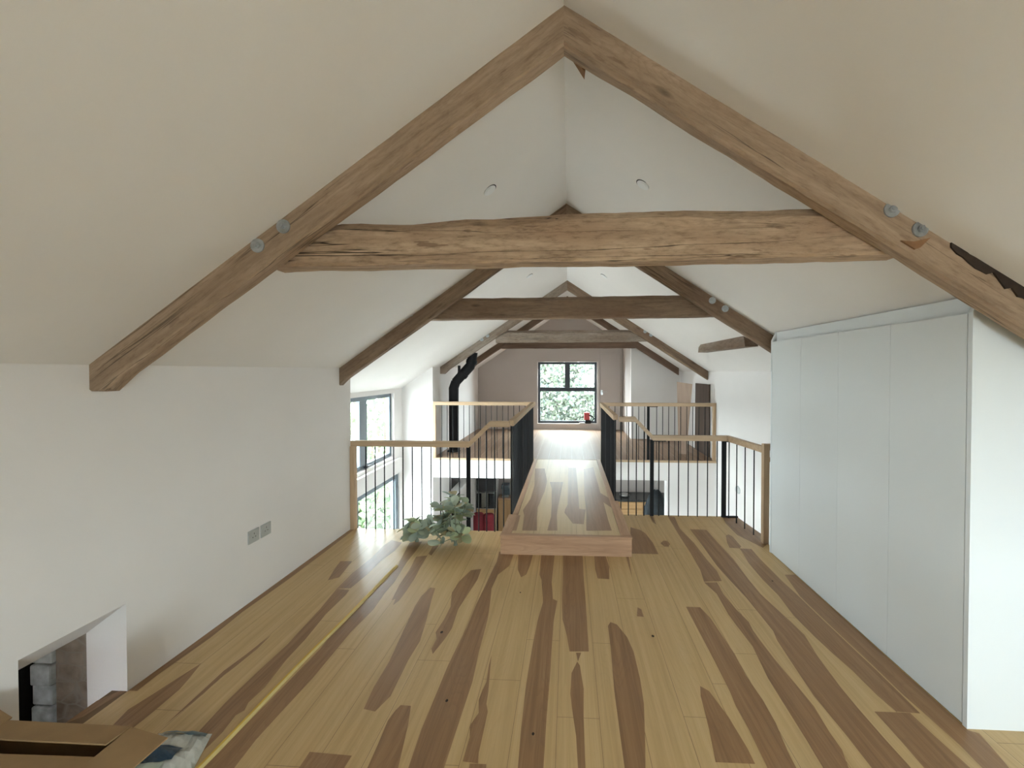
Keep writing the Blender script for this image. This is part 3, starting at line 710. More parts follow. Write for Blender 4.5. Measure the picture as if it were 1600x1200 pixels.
def truss(label, y, left_foot, right_foot, depth, collar, bolts, mats, seed, vd=0.158, collar_y=None, foot_cut=True, ct=0.04, group='roof trusses along the ridge'):
    root = thing('roof_truss', label, 'beam', (RX, y + 0.05, 1.6), group)
    e = 0.012
    lx, rx = left_foot, right_foot
    zl = ceil_z(lx, y) + e; zr = ceil_z(rx, y) + e
    lb = max(zl - vd + 0.02, zl - 0.135)
    sl = ridge_slope(y, True); sr = ridge_slope(y, False)
    ap = RZ + e
    # left rafter: plumb cut at the foot, small level cut below it
    cut = 0.022 / sl + 0.04
    bm = beam([(lx, zl, zl - 0.135), (lx + cut, zl + cut * sl, zl - 0.135), (lx + cut + 0.1, zl + (cut + 0.1) * sl, zl - vd + (cut + 0.1) * sl), (RX, ap, ap - vd - 0.012)], y, y + depth, 0.009, 0.010, seed, 0.0045)
    obj('rafter', bm, mats[0], root, grain=(1, 0, sl))
    bm = beam([(RX, ap, ap - vd - 0.012), (rx, zr, zr - vd)], y, y + depth, 0.009, 0.014, seed + 5, 0.005)
    obj('rafter', bm, mats[1], root, grain=(1, 0, -sr))
    cy = y + depth + 0.004 if collar_y is None else collar_y
    bm = beam(collar, cy, cy + 0.12, ct, 0.012, seed + 9, 0.006, 0.004)
    obj('collar_beam', bm, mats[2], root, grain=(1, 0, 0.003))
    for (bx, bz) in bolts: bolt(root, bx, y, bz, 0.031)
    return root

t1 = truss('nearest roof truss, pale pine rafters and light hewn collar beam above the loft', 1.71, -2.199, 2.30, 0.075,
           [(-1.40, 2.23, 2.087), (-1.06, 2.292, 2.089), (-0.72, 2.277, 2.091), (-0.54, 2.296, 2.092), (-0.02, 2.317, 2.094), (0.73, 2.319, 2.098), (1.14, 2.317, 2.10), (1.45, 2.22, 2.102)],
           [(-1.265, 2.243), (-1.385, 2.160), (1.324, 2.262), (1.436, 2.180)], ['beamA', 'beamA', 'beamB'], 1, vd=0.165)
bm = PR([(-0.004, 3.048), (0.080, 2.995), (0.072, 2.926)], 'y', 1.785, 1.83); obj('wedge', bm, 'rust', t1, grain=(0, 0, 1))
bm = bmesh.new()
vs = [(1.36, 2.135), (1.41, 2.13), (1.475, 2.145), (1.435, 2.105), (1.415, 2.098)]
prism(bm, vs, 'y', 1.704, 1.712); obj('scar', bm, 'rust', t1)
bm = bmesh.new()
rgs = random.Random(8); top = []; low = []
for k in range(15):
    t = k / 14; x = 1.555 + 0.33 * t
    zt_ = ceil_z(x, 1.71) + 0.004 - 0.006 * rgs.random()
    w_ = (0.050 * math.sin(math.pi * min(1, t * 1.6 + 0.08)) ** 0.7 if t < 0.55 else 0.048) * rgs.uniform(0.65, 1.15)
    top.append((x, zt_)); low.append((x, zt_ - w_))
prism(bm, top + low[::-1], 'y', 1.7035, 1.712); obj('scar', bm, 'dark_hole', t1)
t2 = truss('second roof truss, brown rafters and collar beam over the loft edge, shade in their colour', 3.706, -2.30, 2.30, 0.08,
           [(-1.41, 2.20, 2.103), (-1.08, 2.304, 2.104), (-0.04, 2.309, 2.107), (1.12, 2.319, 2.112), (1.42, 2.22, 2.114)],
           [(-1.501, 2.15), (-1.401, 2.222), (1.312, 2.245), (1.427, 2.170)], ['beamC', 'beamC', 'beamC'], 21, vd=0.160, ct=0.03)
t3 = truss('third roof truss, dusty pale rafters and rounded pale collar beam over the gallery', 6.82, -2.235, 2.355, 0.08,
           [(-1.27, 2.22, 2.104), (-1.06, 2.316, 2.102), (-0.09, 2.312, 2.10), (1.22, 2.314, 2.112), (1.43, 2.22, 2.116)],
           [(-1.40, 2.215), (-1.50, 2.15), (1.40, 2.215), (1.30, 2.275)], ['beamD', 'beamC', 'beamD'], 41, vd=0.160, ct=0.05)
t4 = truss('farthest roof truss, dark reddish rafters and thin dark collar beam before the end wall', 8.25, -2.10, 2.26, 0.08,
           [(-1.53, 2.10, 2.075), (-1.38, 2.195, 2.075), (0.0, 2.20, 2.075), (1.28, 2.20, 2.075), (1.40, 2.10, 2.076)],
           [], ['beamE', 'beamE', 'beamE'], 61, vd=0.155, ct=0.01, collar_y=8.252)

# purlin breaking through the right-hand ceiling
bm = bmesh.new()
prism(bm, [(4.15, 1.852), (5.62, 1.858), (5.60, 1.93), (5.30, 2.05), (4.60, 2.07), (4.2, 1.99)], 'x', 1.80, 1.93)
pu = obj('purlin', bm, 'beamD', grain=(0, 1, 0)); tag(pu, 'short brown purlin end showing through the sloping ceiling on the right', 'beam')

# ------------------------------------------------------------------ recessed ceiling lights
DL = [(-0.523, 2.629, 'left downlight above the nearest collar beam'), (0.489, 2.647, 'right downlight above the nearest collar beam'),
      (-0.505, 5.126, 'small left downlight beyond the second truss'), (0.465, 5.213, 'small right downlight beyond the second truss')]
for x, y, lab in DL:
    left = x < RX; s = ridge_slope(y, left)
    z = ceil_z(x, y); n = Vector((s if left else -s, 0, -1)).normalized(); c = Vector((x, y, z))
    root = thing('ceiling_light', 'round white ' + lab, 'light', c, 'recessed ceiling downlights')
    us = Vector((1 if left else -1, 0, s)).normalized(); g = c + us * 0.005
    bm = bmesh.new(); cyl(bm, g - n * 0.004, g + n * 0.0025, 0.0465, n=28); obj('gap_shadow_disc', bm, 'black', root)  # black disc showing upslope paints the shadow arc at the rim
    bm = bmesh.new(); cyl(bm, c - n * 0.004, c + n * 0.006, 0.046, 0.044, n=28); obj('trim_ring', bm, 'white', root)
    bm = bmesh.new(); cyl(bm, c + n * 0.0055, c + n * 0.0075, 0.030, n=24); obj('lens', bm, 'white', root)

# ------------------------------------------------------------------ footbridge
fb = thing('footbridge', 'timber footbridge with boarded deck and raised step across the open void', 'bridge', (-0.02, 4.9, 0.0))
bm = bmesh.new()
tn = planks(bm, cols_between(-0.50, 0.455, 0.19), 3.47, lambda a, b: (6.43, 6.43), 0.166, rng, lmin=0.9, lmax=1.6)
patches(bm, DECK_HEART, 0.1666, 1)
fs = prism(bm, [(-0.50, 3.47), (0.455, 3.47), (0.455, 6.43), (-0.50, 6.43)], 'z', 0.02, 0.164, mi=2)
bmesh.ops.recalc_face_normals(bm, faces=fs)
floor_obj('deck', bm, tn, ['decksap', 'deckheart', 'seam'], fb)
bm = bmesh.new(); prism(bm, [(-0.591, 3.42), (0.547, 3.43), (0.549, 3.455), (-0.593, 3.445)], 'z', 0.0, 0.155)
obj('riser_board', bm, 'deckboard', fb, grain=(1, 0, 0))
bm = bmesh.new(); prism(bm, [(-0.597, 3.412), (0.553, 3.422), (0.553, 3.468), (-0.597, 3.468)], 'z', 0.1555, 0.170)
bmesh.ops.bevel(bm, geom=list(bm.edges), offset=0.004, segments=2, affect='EDGES')
obj('nosing', bm, 'deckboard', fb, grain=(1, 0, 0))
for x0, x1, xb0, xb1 in ((-0.593, -0.502, -0.556, -0.502), (0.457, 0.549, 0.457, 0.516)):
    bm = bmesh.new(); box(bm, x0, x1, 3.469, 3.93 if x0 < 0 else 4.40, 0.0, 0.168, bev=0.003); obj('side_board', bm, 'deckboard', fb, grain=(0, 1, 0))
    bm = bmesh.new(); box(bm, xb0, xb1, 3.932 if x0 < 0 else 4.402, 6.43, -0.02, 0.168, bev=0.003); obj('edge_board', bm, 'deckboard', fb, grain=(0, 1, 0))

# ------------------------------------------------------------------ balustrades
def balusters(root, pts, r=0.006):
    """pts: list of (x, y, z bottom, z top); first built, the others copied"""
    proto = {}
    for x, y, zb, zt in pts:
        key = round(zt - zb, 3)
        if key not in proto:
            bm = bmesh.new(); cyl(bm, (x, y, zb), (x, y, zt), r, n=8)
            o = obj('baluster', bm, 'black', root)
            proto[key] = (o, Vector((x, y, zb)))
        else:
            o, p = proto[key]; c = o.copy(); C.objects.link(c)
            c.parent = root; c.location = o.location + Vector((x, y, zb)) - p

def flatpost(root, x, y, z0, z1, w=0.042, t=0.012, foot=None, along='x'):
    bm = bmesh.new()
    if along == 'x': box(bm, x - w / 2, x + w / 2, y - t / 2, y + t / 2, z0, z1, bev=0.002)
    else: box(bm, x - t / 2, x + t / 2, y - w / 2, y + w / 2, z0, z1, bev=0.002)
    if foot:
        for z in foot: box(bm, x - w / 2, x + 0.15, y - 0.012, y + 0.012, z, z + 0.012)
    obj('steel_post', bm, 'black', root)

RT = 0.90; HH = 0.056; HW = 0.052
GB = 'balustrades of oak rail and black rods'
# left of the landing
bl = thing('balustrade', 'balustrade left of the bridge with oak end post, behind the grey-green plants', 'railing', (-1.4, 3.9, 0), GB)
bm = bmesh.new(); sweep(bm, [(-2.19, 3.90, RT - HH / 2), (-0.985, 3.90, RT - HH / 2), (-0.775, 3.90, 1.105 - HH / 2), (-0.58, 3.90, 1.105 - HH / 2)], HW, HH)
obj('handrail', bm, 'oak', bl, grain=(1, 0, 0))
bm = bmesh.new(); box(bm, -2.198, -2.150, 3.872, 3.926, 0.001, RT - HH, bev=0.003); obj('end_post', bm, 'oak', bl, grain=(0, 0, 1))
def zl(x):
    if x < -0.985: return RT - HH
    if x < -0.775: return RT - HH + (x + 0.985) / 0.21 * 0.205
    return 1.105 - HH
balusters(bl, [(x, 3.90, 0.001, zl(x) + 0.004) for x in [-2.14 + 0.0958 * k for k in range(1, 12)]] + [(x, 3.90, 0.001, zl(x) + 0.004) for x in (-0.891, -0.812, -0.731, -0.641)])
flatpost(bl, -0.995, 3.90, 0.001, RT - HH + 0.005)
# along the bridge
for sx, lab in ((-0.57, 'long balustrade of dense black rods on the left edge of the bridge'), (0.53, 'long balustrade of dense black rods on the right edge of the bridge')):
    y0 = 3.928 if sx < 0 else 4.478
    br = thing('balustrade', lab, 'railing', (sx, 5.2, 0.167), GB)
    bm = bmesh.new(); sweep(bm, [(sx, y0, 1.108 - HH / 2), (sx, 6.40, 1.098 - HH / 2)], HW, HH); obj('handrail', bm, 'oak', br, grain=(0, 1, 0))
    n = int((6.38 - y0 - 0.05) / 0.095)
    sgn = -1 if sx < 0 else 1
    balusters(br, [(sx, y0 + 0.06 + 0.095 * k, 0.03, 1.055) for k in range(n + 1)], 0.0065)
    flatpost(br, sx, y0 + 0.02, 0.03, 1.055, along='y')
    flatpost(br, sx, 6.385, 0.03, 1.045, along='y')
    for yy in (4.9, 5.6): flatpost(br, sx, yy + 0.01, 0.03, 1.05, along='y')
# far gallery, left and right
fl_ = thing('balustrade', 'far balustrade on the gallery edge left of the bridge, before the black flue', 'railing', (-1.4, 6.47, 0.167), GB)
bm = bmesh.new(); sweep(bm, [(-2.235, 6.475, 1.095 - HH / 2), (-0.54, 6.475, 1.095 - HH / 2)], HW, HH); obj('handrail', bm, 'oak', fl_, grain=(1, 0, 0))
bm = bmesh.new(); box(bm, -2.238, -2.195, 6.45, 6.498, 0.168, 1.095 - HH, bev=0.003); obj('end_post', bm, 'oak', fl_, grain=(0, 0, 1))
balusters(fl_, [(-2.19 + 0.0925 * k, 6.475, 0.1675, 1.043) for k in range(1, 17)], 0.0055)
fr_ = thing('balustrade', 'far balustrade on the gallery edge right of the bridge, with oak end post', 'railing', (1.4, 6.47, 0.167), GB)
bm = bmesh.new(); sweep(bm, [(0.50, 6.475, 1.09 - HH / 2), (2.355, 6.475, 1.09 - HH / 2)], HW, HH); obj('handrail', bm, 'oak', fr_, grain=(1, 0, 0))
bm = bmesh.new(); box(bm, 2.305, 2.355, 6.45, 6.498, 0.168, 1.09 - HH, bev=0.003); obj('end_post', bm, 'oak', fr_, grain=(0, 0, 1))
balusters(fr_, [(0.66 + 0.0955 * k, 6.475, 0.1675, 1.038) for k in range(17) if k != 7], 0.0055)
flatpost(fr_, 0.66 + 0.0955 * 6.6, 6.475, 0.168, 1.038, foot=(1.022,))
# right of the landing and back along the stair
bR = thing('balustrade', 'balustrade right of the bridge turning back beside the white closet to an oak newel', 'railing', (1.2, 4.42, 0), GB)
yR = 4.42
bm = bmesh.new(); sweep(bm, [(0.56, yR, 1.098 - HH / 2), (0.735, yR, 1.098 - HH / 2), (0.93, yR, 0.895 - HH / 2), (1.742, yR, 0.895 - HH / 2), (1.828, 3.80, 0.895 - HH / 2)], HW, HH)
obj('handrail', bm, 'oak', bR, grain=(1, 0, 0))
def zr_(x):
    if x < 0.735: return 1.098 - HH
    if x < 0.93: return 1.098 - HH - (x - 0.735) / 0.195 * 0.203
    return 0.895 - HH
balusters(bR, [(x, yR, 0.001, zr_(x) + 0.003) for x in (0.584, 0.666, 0.752, 0.836, 0.998, 1.107, 1.212, 1.316, 1.417, 1.524, 1.628)])
balusters(bR, [(1.742 + 0.086 * t + 0.002, yR - 0.62 * t, 0.001, zr_(1.5) + 0.003) for t in (0.03, 0.27, 0.51, 0.75, 0.96)])
flatpost(bR, 0.922, yR, 0.001, zr_(0.93) + 0.004, foot=(zr_(0.93) - 0.012,))
flatpost(bR, 1.70, yR, 0.001, zr_(1.5) + 0.004, foot=(0.002, zr_(1.5) - 0.012), w=0.05)
bm = bmesh.new(); box(bm, 1.805, 1.857, 3.752, 3.806, -0.03, 0.925, bev=0.004); obj('newel_post', bm, 'oak', bR, grain=(0, 0, 1))
bm = bmesh.new(); sweep(bm, [(1.86, 3.78, 0.897), (2.10, 3.78, 0.897)], HW, HH); box(bm, 1.86, 2.10, 3.765, 3.795, 0.76, 0.80); obj('stair_rail', bm, 'oak', bR, grain=(1, 0, 0))

# ------------------------------------------------------------------ fitted closet
cl = thing('fitted_closet', 'tall white flush-fronted fitted closet under the right roof slope', 'closet', (2.07, 2.72, 0))
def under(x): return ceil_z(x, 2.7) - 0.012
bm = PR([(1.803, 0.0), (2.358, 0.0), (2.358, under(2.358)), (1.96, 1.845), (1.803, 1.858)], 'y', 1.872, 3.572); obj('carcass', bm, 'closet', cl)
bm = PR([(1.782, 0.0), (2.358, 0.0), (2.358, under(2.358)), (1.835, under(1.835)), (1.815, under(1.815)), (1.782, 1.862)], 'y', 1.849, 1.870); obj('end_panel', bm, 'closet', cl)
bm = PR([(1.782, 0.0), (2.358, 0.0), (2.358, under(2.358)), (1.815, under(1.815)), (1.782, 1.868)], 'y', 3.574, 3.594); obj('end_panel', bm, 'closet', cl)
for k in range(4):
    a = 1.873 + k * 0.425
    bm = bmesh.new(); box(bm, 1.783, 1.802, a + 0.0006, a + 0.425 - 0.0006, 0.006, 1.857, bev=0.0006); obj('door', bm, 'closet', cl)
bm = PR([(1.818, 1.860), (1.834, 1.860), (1.834, under(1.834)), (1.818, under(1.818))], 'y', 1.871, 3.573); obj('filler_strip', bm, 'closet', cl)

# ------------------------------------------------------------------ wall sockets
for y, lab in ((2.645, 'left'), (2.757, 'right')):
    root = thing('wall_socket', f'small square grey socket plate low on the left wall, {lab} of the pair', 'socket', (-2.2, y, 0.40), 'socket plates on the left wall')
    bm = bmesh.new(); box(bm, -2.2, -2.190, y - 0.047, y + 0.047, 0.405, 0.495, bev=0.003); obj('plate', bm, 'greyplate', root)
    bm = bmesh.new()
    for dz, dy, w, h in ((0.022, 0, 0.004, 0.010), (-0.002, -0.012, 0.009, 0.004), (-0.002, 0.012, 0.009, 0.004)):
        box(bm, -2.1905, -2.1895, y + dy - w / 2, y + dy + w / 2, 0.445 + dz - h / 2, 0.445 + dz + h / 2)
    obj('pin_holes', bm, 'black', root)

# ------------------------------------------------------------------ the yellow strip on the floor
bm = bmesh.new()
p0 = Vector((-1.492, 1.35, 0)); p1 = Vector((-1.403, 3.162, 0)); d = (p1 - p0).normalized(); n = Vector((d.y, -d.x, 0))
prof = [(-0.016, 0.0012), (-0.016, 0.0030), (-0.006, 0.0125), (0.004, 0.0115), (0.014, 0.0045), (0.014, 0.0012)]
rings = []
for k in range(25):
    q = p0.lerp(p1, k / 24) + n * 0.004 * math.sin(k * 0.5)
    rings.append([bm.verts.new(q + n * a + Vector((0, 0, b))) for a, b in prof])
for a, b in zip(rings, rings[1:]):
    for k in range(6):
        f = bm.faces.new((a[k], a[(k + 1) % 6], b[(k + 1) % 6], b[k])); f.material_index = 1 if k in (3, 4) else 0
bm.faces.new(rings[0][::-1]); bm.faces.new(rings[-1])
ts = obj('tape_measure', bm, ['yellow', 'tapeside']); tag(ts, 'long thin yellow measuring strip lying along the floorboards', 'tape measure')

# ------------------------------------------------------------------ artificial foliage by the railing
def leaf(bm, lay, base, dirv, up, L, W, col, cup=0.2):
    """spoon-shaped leaf with a folded mid-rib"""
    dirv = dirv.normalized(); s = dirv.cross(up)
    if s.length < 1e-3: s = dirv.cross(Vector((1, 0.3, 0)))
    s.normalize(); n = s.cross(dirv).normalized()
    prof = [(0.0, 0.06), (0.18, 0.30), (0.42, 0.80), (0.66, 1.0), (0.85, 0.78), (0.97, 0.30)]
    rows = []
    for t, w in prof:
        c = base + dirv * L * t - n * (cup * L * t * t)
        h = W * w / 2
        rows.append([bm.verts.new(c + s * h + n * h * 0.28), bm.verts.new(c), bm.verts.new(c - s * h + n * h * 0.28)])
    for r in rows:
        for v in r: v[lay] = col
    for a, b in zip(rows, rows[1:]):
        bm.faces.new((a[0], a[1], b[1], b[0])); bm.faces.new((a[1], a[2], b[2], b[1]))

def rosette_plant(name, label, cx, cy, rad, hgt, nst, seed, lean=(0, 0)):
    rg = random.Random(seed)
    root = thing(name, label, 'plant', (cx, cy, 0), 'grey-green artificial plants by the railing')
    bm = bmesh.new(); lay = bm.verts.layers.float_color.new('tone')
    st = bmesh.new()
    cols = [(0.27, 0.31, 0.22), (0.34, 0.38, 0.29), (0.22, 0.26, 0.18), (0.32, 0.36, 0.21), (0.28, 0.33, 0.27), (0.33, 0.29, 0.17)]
    for k in range(nst):
        a = rg.uniform(0, 2 * math.pi); e = rg.uniform(0, 1)
        tip = Vector((cx + lean[0] * e + math.cos(a) * rad * rg.uniform(0.25, 0.8), cy + lean[1] * e + math.sin(a) * rad * rg.uniform(0.2, 0.7), hgt * (0.10 + 0.72 * (k + 0.5) / nst)))
        base = Vector((cx + rg.uniform(-.03, .03), cy + rg.uniform(-.03, .03), 0.035))
        mid = base.lerp(tip, 0.5) + Vector((0, 0, 0.02))
        tube(st, [base, mid, tip], 0.004, 6)
        axis = (tip - base).normalized()
        if axis.z < 0.1: axis = (axis + Vector((0, 0, 0.3))).normalized()
        m = rg.randint(5, 8)
        for j in range(m):
            t = 2 * math.pi * j / m + rg.uniform(-.4, .4)
            u = axis.cross(Vector((0.2, 0.9, 0.1))).normalized(); v = axis.cross(u)
            dv = (u * math.cos(t) + v * math.sin(t)) + axis * rg.uniform(0.1, 0.9)
            c = rg.choice(cols); q = rg.uniform(0.85, 1.12)
            L_ = rg.uniform(0.085, 0.14)
            b0 = tip - axis * rg.uniform(0, 0.05)
            # keep leaves off the boards
            if (b0 + dv.normalized() * L_).z < 0.03: dv = Vector((dv.x, dv.y, 0.25))
            leaf(bm, lay, b0, dv, axis, L_, L_ * rg.uniform(0.5, 0.72), (c[0] * q * 1.35, c[1] * q * 1.35, c[2] * q * 1.35, 1), rg.uniform(0.0, 0.22))
    cyl(st, (cx, cy, 0.001), (cx, cy, 0.03), 0.02, 0.012, n=12)
    obj('foliage', bm, 'leaf', root, smooth=True, fixn=False)
    obj('stems', st, 'stem', root)

rosette_plant('artificial_plant', 'taller bushy grey-green leafy plant on the floor beside the bridge step', -1.035, 3.58, 0.205, 0.53, 22, 5)
rosette_plant('artificial_plant', 'smaller grey-green leafy plant on the floor, nearer the window bay', -1.42, 3.64, 0.155, 0.23, 11, 12, lean=(0.05, 0))

# ------------------------------------------------------------------ cardboard box and plastic packet in the foreground
cb = thing('cardboard_box', 'open brown cardboard box with loose flaps in the near left corner', 'box', (-1.81, 1.05, 0))
X0, X1, Y0, Y1, ZB = -2.06, -1.556, 0.80, 1.318, 0.325
bm = bmesh.new()
for a in ((X0, X1, Y0, Y0 + .006), (X0, X1, Y1 - .006, Y1), (X0, X0 + .006, Y0 + .0065, Y1 - .0065), (X1 - .006, X1, Y0 + .0065, Y1 - .0065)): box(bm, *a, 0.001, ZB)
box(bm, X0 + .007, X1 - .007, Y0 + .007, Y1 - .007, 0.001, 0.008, 1)
obj('body', bm, ['card', 'cardin'], cb)
def flap(pts, th=0.005, name='flap'):
    bm = bmesh.new(); vs = [bm.verts.new(p) for p in pts]; f = bm.faces.new(vs); f.normal_update()
    r = bmesh.ops.solidify(bm, geom=[f], thickness=th)
    return obj(name, bm, 'card', cb)
flap([(X0 + .03, Y1, ZB + .004), (X1, Y1, ZB + .004), (X1 - .004, 1.243, ZB + .010), (X0 + .05, 1.238, ZB + .014)])
flap([(X0, Y0, ZB + .004), (X1, Y0, ZB + .004), (X1 - .004, 1.216, ZB - .002), (X0 + .05, 1.204, ZB + .002)])
flap([(X1 + .002, Y0 + .05, ZB + .004), (X1 + .002, Y1 - .002, ZB + .004), (-1.400, 1.300, ZB - .012), (-1.428, Y0 + .08, ZB - .02)])
flap([(X0 + .03, Y1 + .01, ZB + .006), (X0 + .045, Y0 + .1, ZB + .006), (-2.17, Y0 + .1, ZB + .075), (-2.165, Y1 + .03, ZB + .045)])

pk = thing('plastic_packet', 'crumpled clear plastic packet with a navy label beside the cardboard box', 'packet', (-1.64, 1.52, 0))
bm = bmesh.new(); nx, ny = 14, 8; grid = []
rg = random.Random(3)
def PK(u, v):
    a = Vector((-1.80, 1.635)).lerp(Vector((-1.565, 1.645)), u); b = Vector((-1.79, 1.40)).lerp(Vector((-1.475, 1.43)), u)
    p = a.lerp(b, v); return p
def pz(u, v): return 0.004 + 0.055 * (math.sin(math.pi * min(max(u, 0), 1)) * math.sin(math.pi * min(max(v, 0), 1))) ** 0.5 * (0.7 + 0.5 * noise.noise(Vector((u * 5, v * 4, 2))))
for j in range(ny + 1):
    grid.append([])
    for i in range(nx + 1):
        u, v = i / nx, j / ny; p = PK(u, v)
        grid[-1].append(bm.verts.new((p.x, p.y, pz(u, v))))
for j in range(ny):
    for i in range(nx): bm.faces.new((grid[j][i], grid[j + 1][i], grid[j + 1][i + 1], grid[j][i + 1]))
low = [[bm.verts.new((v.co.x, v.co.y, 0.002)) for v in row] for row in grid]
for j in range(ny):
    for i in range(nx): bm.faces.new((low[j][i], low[j][i + 1], low[j + 1][i + 1], low[j + 1][i]))
for row, lr in ((grid[0], low[0]), (grid[-1], low[-1])):
    for i in range(nx): bm.faces.new((row[i], row[i + 1], lr[i + 1], lr[i]))
for i in (0, nx):
    for j in range(ny): bm.faces.new((grid[j][i], grid[j + 1][i], low[j + 1][i], low[j][i]))
obj('wrapper', bm, 'poly', pk, smooth=False)
def label_patch(name, u0, u1, v0, v1, mat):
    bm = bmesh.new(); g = []
    for j in range(7):
        g.append([])
        for i in range(9):
            u = u0 + (u1 - u0) * i / 8; v = v0 + (v1 - v0) * j / 6; p = PK(u, v)
            g[-1].append(bm.verts.new((p.x, p.y, pz(u, v) + 0.006)))
    for j in range(6):
        for i in range(8): bm.faces.new((g[j][i], g[j][i + 1], g[j + 1][i + 1], g[j + 1][i]))
    obj(name, bm, mat, pk)
label_patch('header_print', 0.20, 0.95, 0.06, 0.16, 'teal')
label_patch('navy_label', 0.14, 0.72, 0.42, 0.72, 'navy')
label_patch('pale_label', 0.06, 0.62, 0.73, 0.95, 'mint')

# ------------------------------------------------------------------ things on the gallery
fp = thing('flue_pipe', 'black stove flue pipe bending up to the roof on the left of the gallery', 'flue', (-2.045, 6.99, 0.167))
path = [(-2.045, 6.99, 0.168), (-2.045, 6.99, 1.30), (-2.005, 6.99, 1.41), (-1.745, 6.99, 1.69), (-1.71, 6.99, 1.80), (-1.69, 6.99, 1.97)]
bm = bmesh.new(); tube(bm, path[:3], 0.083, 20); obj('lower_pipe', bm, 'black', fp, smooth=False)
bm = bmesh.new(); tube(bm, [(-2.01, 6.99, 1.404), (-1.745, 6.99, 1.69), (-1.715, 6.99, 1.80), (-1.695, 6.99, 1.935)], 0.083, 20); obj('upper_pipe', bm, 'black', fp)
bm = bmesh.new(); cyl(bm, (-2.045, 6.99, 0.168), (-2.045, 6.99, 0.20), 0.115, 0.10, n=24); obj('floor_collar', bm, 'black', fp)
bm = bmesh.new(); cyl(bm, (-1.90, 6.99, 1.52), (-1.86, 6.99, 1.565), 0.096, n=20); box(bm, -1.965, -1.925, 6.97, 7.01, 1.56, 1.70); obj('pipe_bracket', bm, 'black', fp)
bm = bmesh.new(); cyl(bm, (-1.727, 6.99, 1.735), (-1.712, 6.99, 1.80), 0.097, n=20); obj('joint_ring', bm, 'black', fp)

bm = bmesh.new()
vs = [bm.verts.new(c) for c in ((1.912, 6.98, 0.168), (2.03, 6.93, 0.168), (2.035, 6.955, 0.168), (1.918, 7.005, 0.168), (1.90, 7.06, 1.415), (2.145, 6.985, 1.375), (2.15, 7.01, 1.375), (1.905, 7.085, 1.415))]
for f in ((3, 2, 1, 0), (4, 5, 6, 7), (0, 1, 5, 4), (1, 2, 6, 5), (2, 3, 7, 6), (3, 0, 4, 7)): bm.faces.new([vs[i] for i in f])
o = obj('board_or_shade_sheet', bm, 'ply', grain=(0, 0, 1)); tag(o, 'tall pinkish plywood board leaning on the right of the gallery', 'board')
bm = bmesh.new(); prism(bm, [(2.335, 0.168), (2.355, 0.168), (2.356, 1.38), (2.34, 1.38)], 'y', 6.72, 7.45)  # dark sheet added to draw the shade on the wall behind the plywood
o = obj('board_or_shade_sheet', bm, 'shadesheet', grain=(0, 0, 1)); tag(o, 'dark brown sheet standing in for shade on the right wall behind the plywood', 'board')

# on the sill of the end window
tl = thing('power_tool', 'small red tool with black strap on the end window sill', 'tool', (0.45, 9.79, 0.311))
bm = bmesh.new(); box(bm, 0.385, 0.53, 9.765, 9.83, 0.40, 0.585, bev=0.015); obj('body', bm, 'redplastic', tl)
bm = bmesh.new(); box(bm, 0.42, 0.56, 9.76, 9.835, 0.312, 0.40, bev=0.012); obj('base', bm, 'black', tl)
bm = bmesh.new(); tube(bm, [(0.50, 9.765, 0.52), (0.58, 9.762, 0.50), (0.63, 9.765, 0.44), (0.58, 9.762, 0.37), (0.50, 9.765, 0.36)], 0.012, 8); obj('strap', bm, 'black', tl)
bm = bmesh.new(); box(bm, 0.27, 0.41, 9.762, 9.83, 0.3105, 0.335, bev=0.004)
o = obj('papers', bm, 'paper'); tag(o, 'small grey stack of papers on the window sill beside the red tool', 'papers')

# wall lamp on the stair wall
bm = bmesh.new(); bmesh.ops.create_uvsphere(bm, u_segments=20, v_segments=12, radius=1.0)
for v in bm.verts: v.co = Vector((2.36 - max(0, v.co.x * -1) * 0.03 - 0.0005, 5.63 + v.co.y * 0.075, -0.05 + v.co.z * 0.055))
bmesh.ops.remove_doubles(bm, verts=bm.verts, dist=1e-5)
o = obj('wall_lamp', bm, 'greyplate'); tag(o, 'small oval grey wall lamp on the white stair wall', 'lamp')

# ------------------------------------------------------------------ kitchen below the gallery
ov = thing('wall_oven', 'black built-in double oven in a tall unit below the gallery', 'oven', (-1.98, 9.5, -2.4))
bm = bmesh.new(); box(bm, -2.235, -1.725, 9.44, 9.745, -2.4, -0.17, bev=0.004); obj('tall_unit', bm, 'lower', ov)
bm = bmesh.new(); box(bm, -2.21, -1.735, 9.42, 9.439, -2.3, -1.72, bev=0.004); obj('drawer', bm, 'cabwood', ov, grain=(1, 0, 0))
bm = bmesh.new(); box(bm, -2.21, -1.735, 9.415, 9.439, -1.29, -0.98, bev=0.004); obj('upper_door', bm, 'blackgloss', ov)
bm = bmesh.new(); box(bm, -2.21, -1.735, 9.415, 9.439, -1.70, -1.30, bev=0.004); obj('lower_door', bm, 'blackgloss', ov)
bm = bmesh.new(); cyl(bm, (-2.19, 9.375, -1.315), (-1.755, 9.375, -1.315), 0.010); cyl(bm, (-2.17, 9.375, -1.315), (-2.17, 9.415, -1.315), 0.007); cyl(bm, (-1.775, 9.375, -1.315), (-1.775, 9.415, -1.315), 0.007); obj('handle', bm, 'steel', ov)
bm = bmesh.new(); g = []
for j in range(11):
    g.append([])
    for i in range(9):
        x = -2.075 + 0.165 * i / 8; y = 9.357 + 0.006 * math.sin(i * 1.6); g[-1].append(bm.verts.new((x, y, -1.30 - 0.36 * j / 10 - 0.01 * math.sin(i))))
for j in range(10):
    for i in range(8): bm.faces.new((g[j][i], g[j][i + 1], g[j + 1][i + 1], g[j + 1][i]))
bmesh.ops.solidify(bm, geom=list(bm.faces), thickness=0.008)
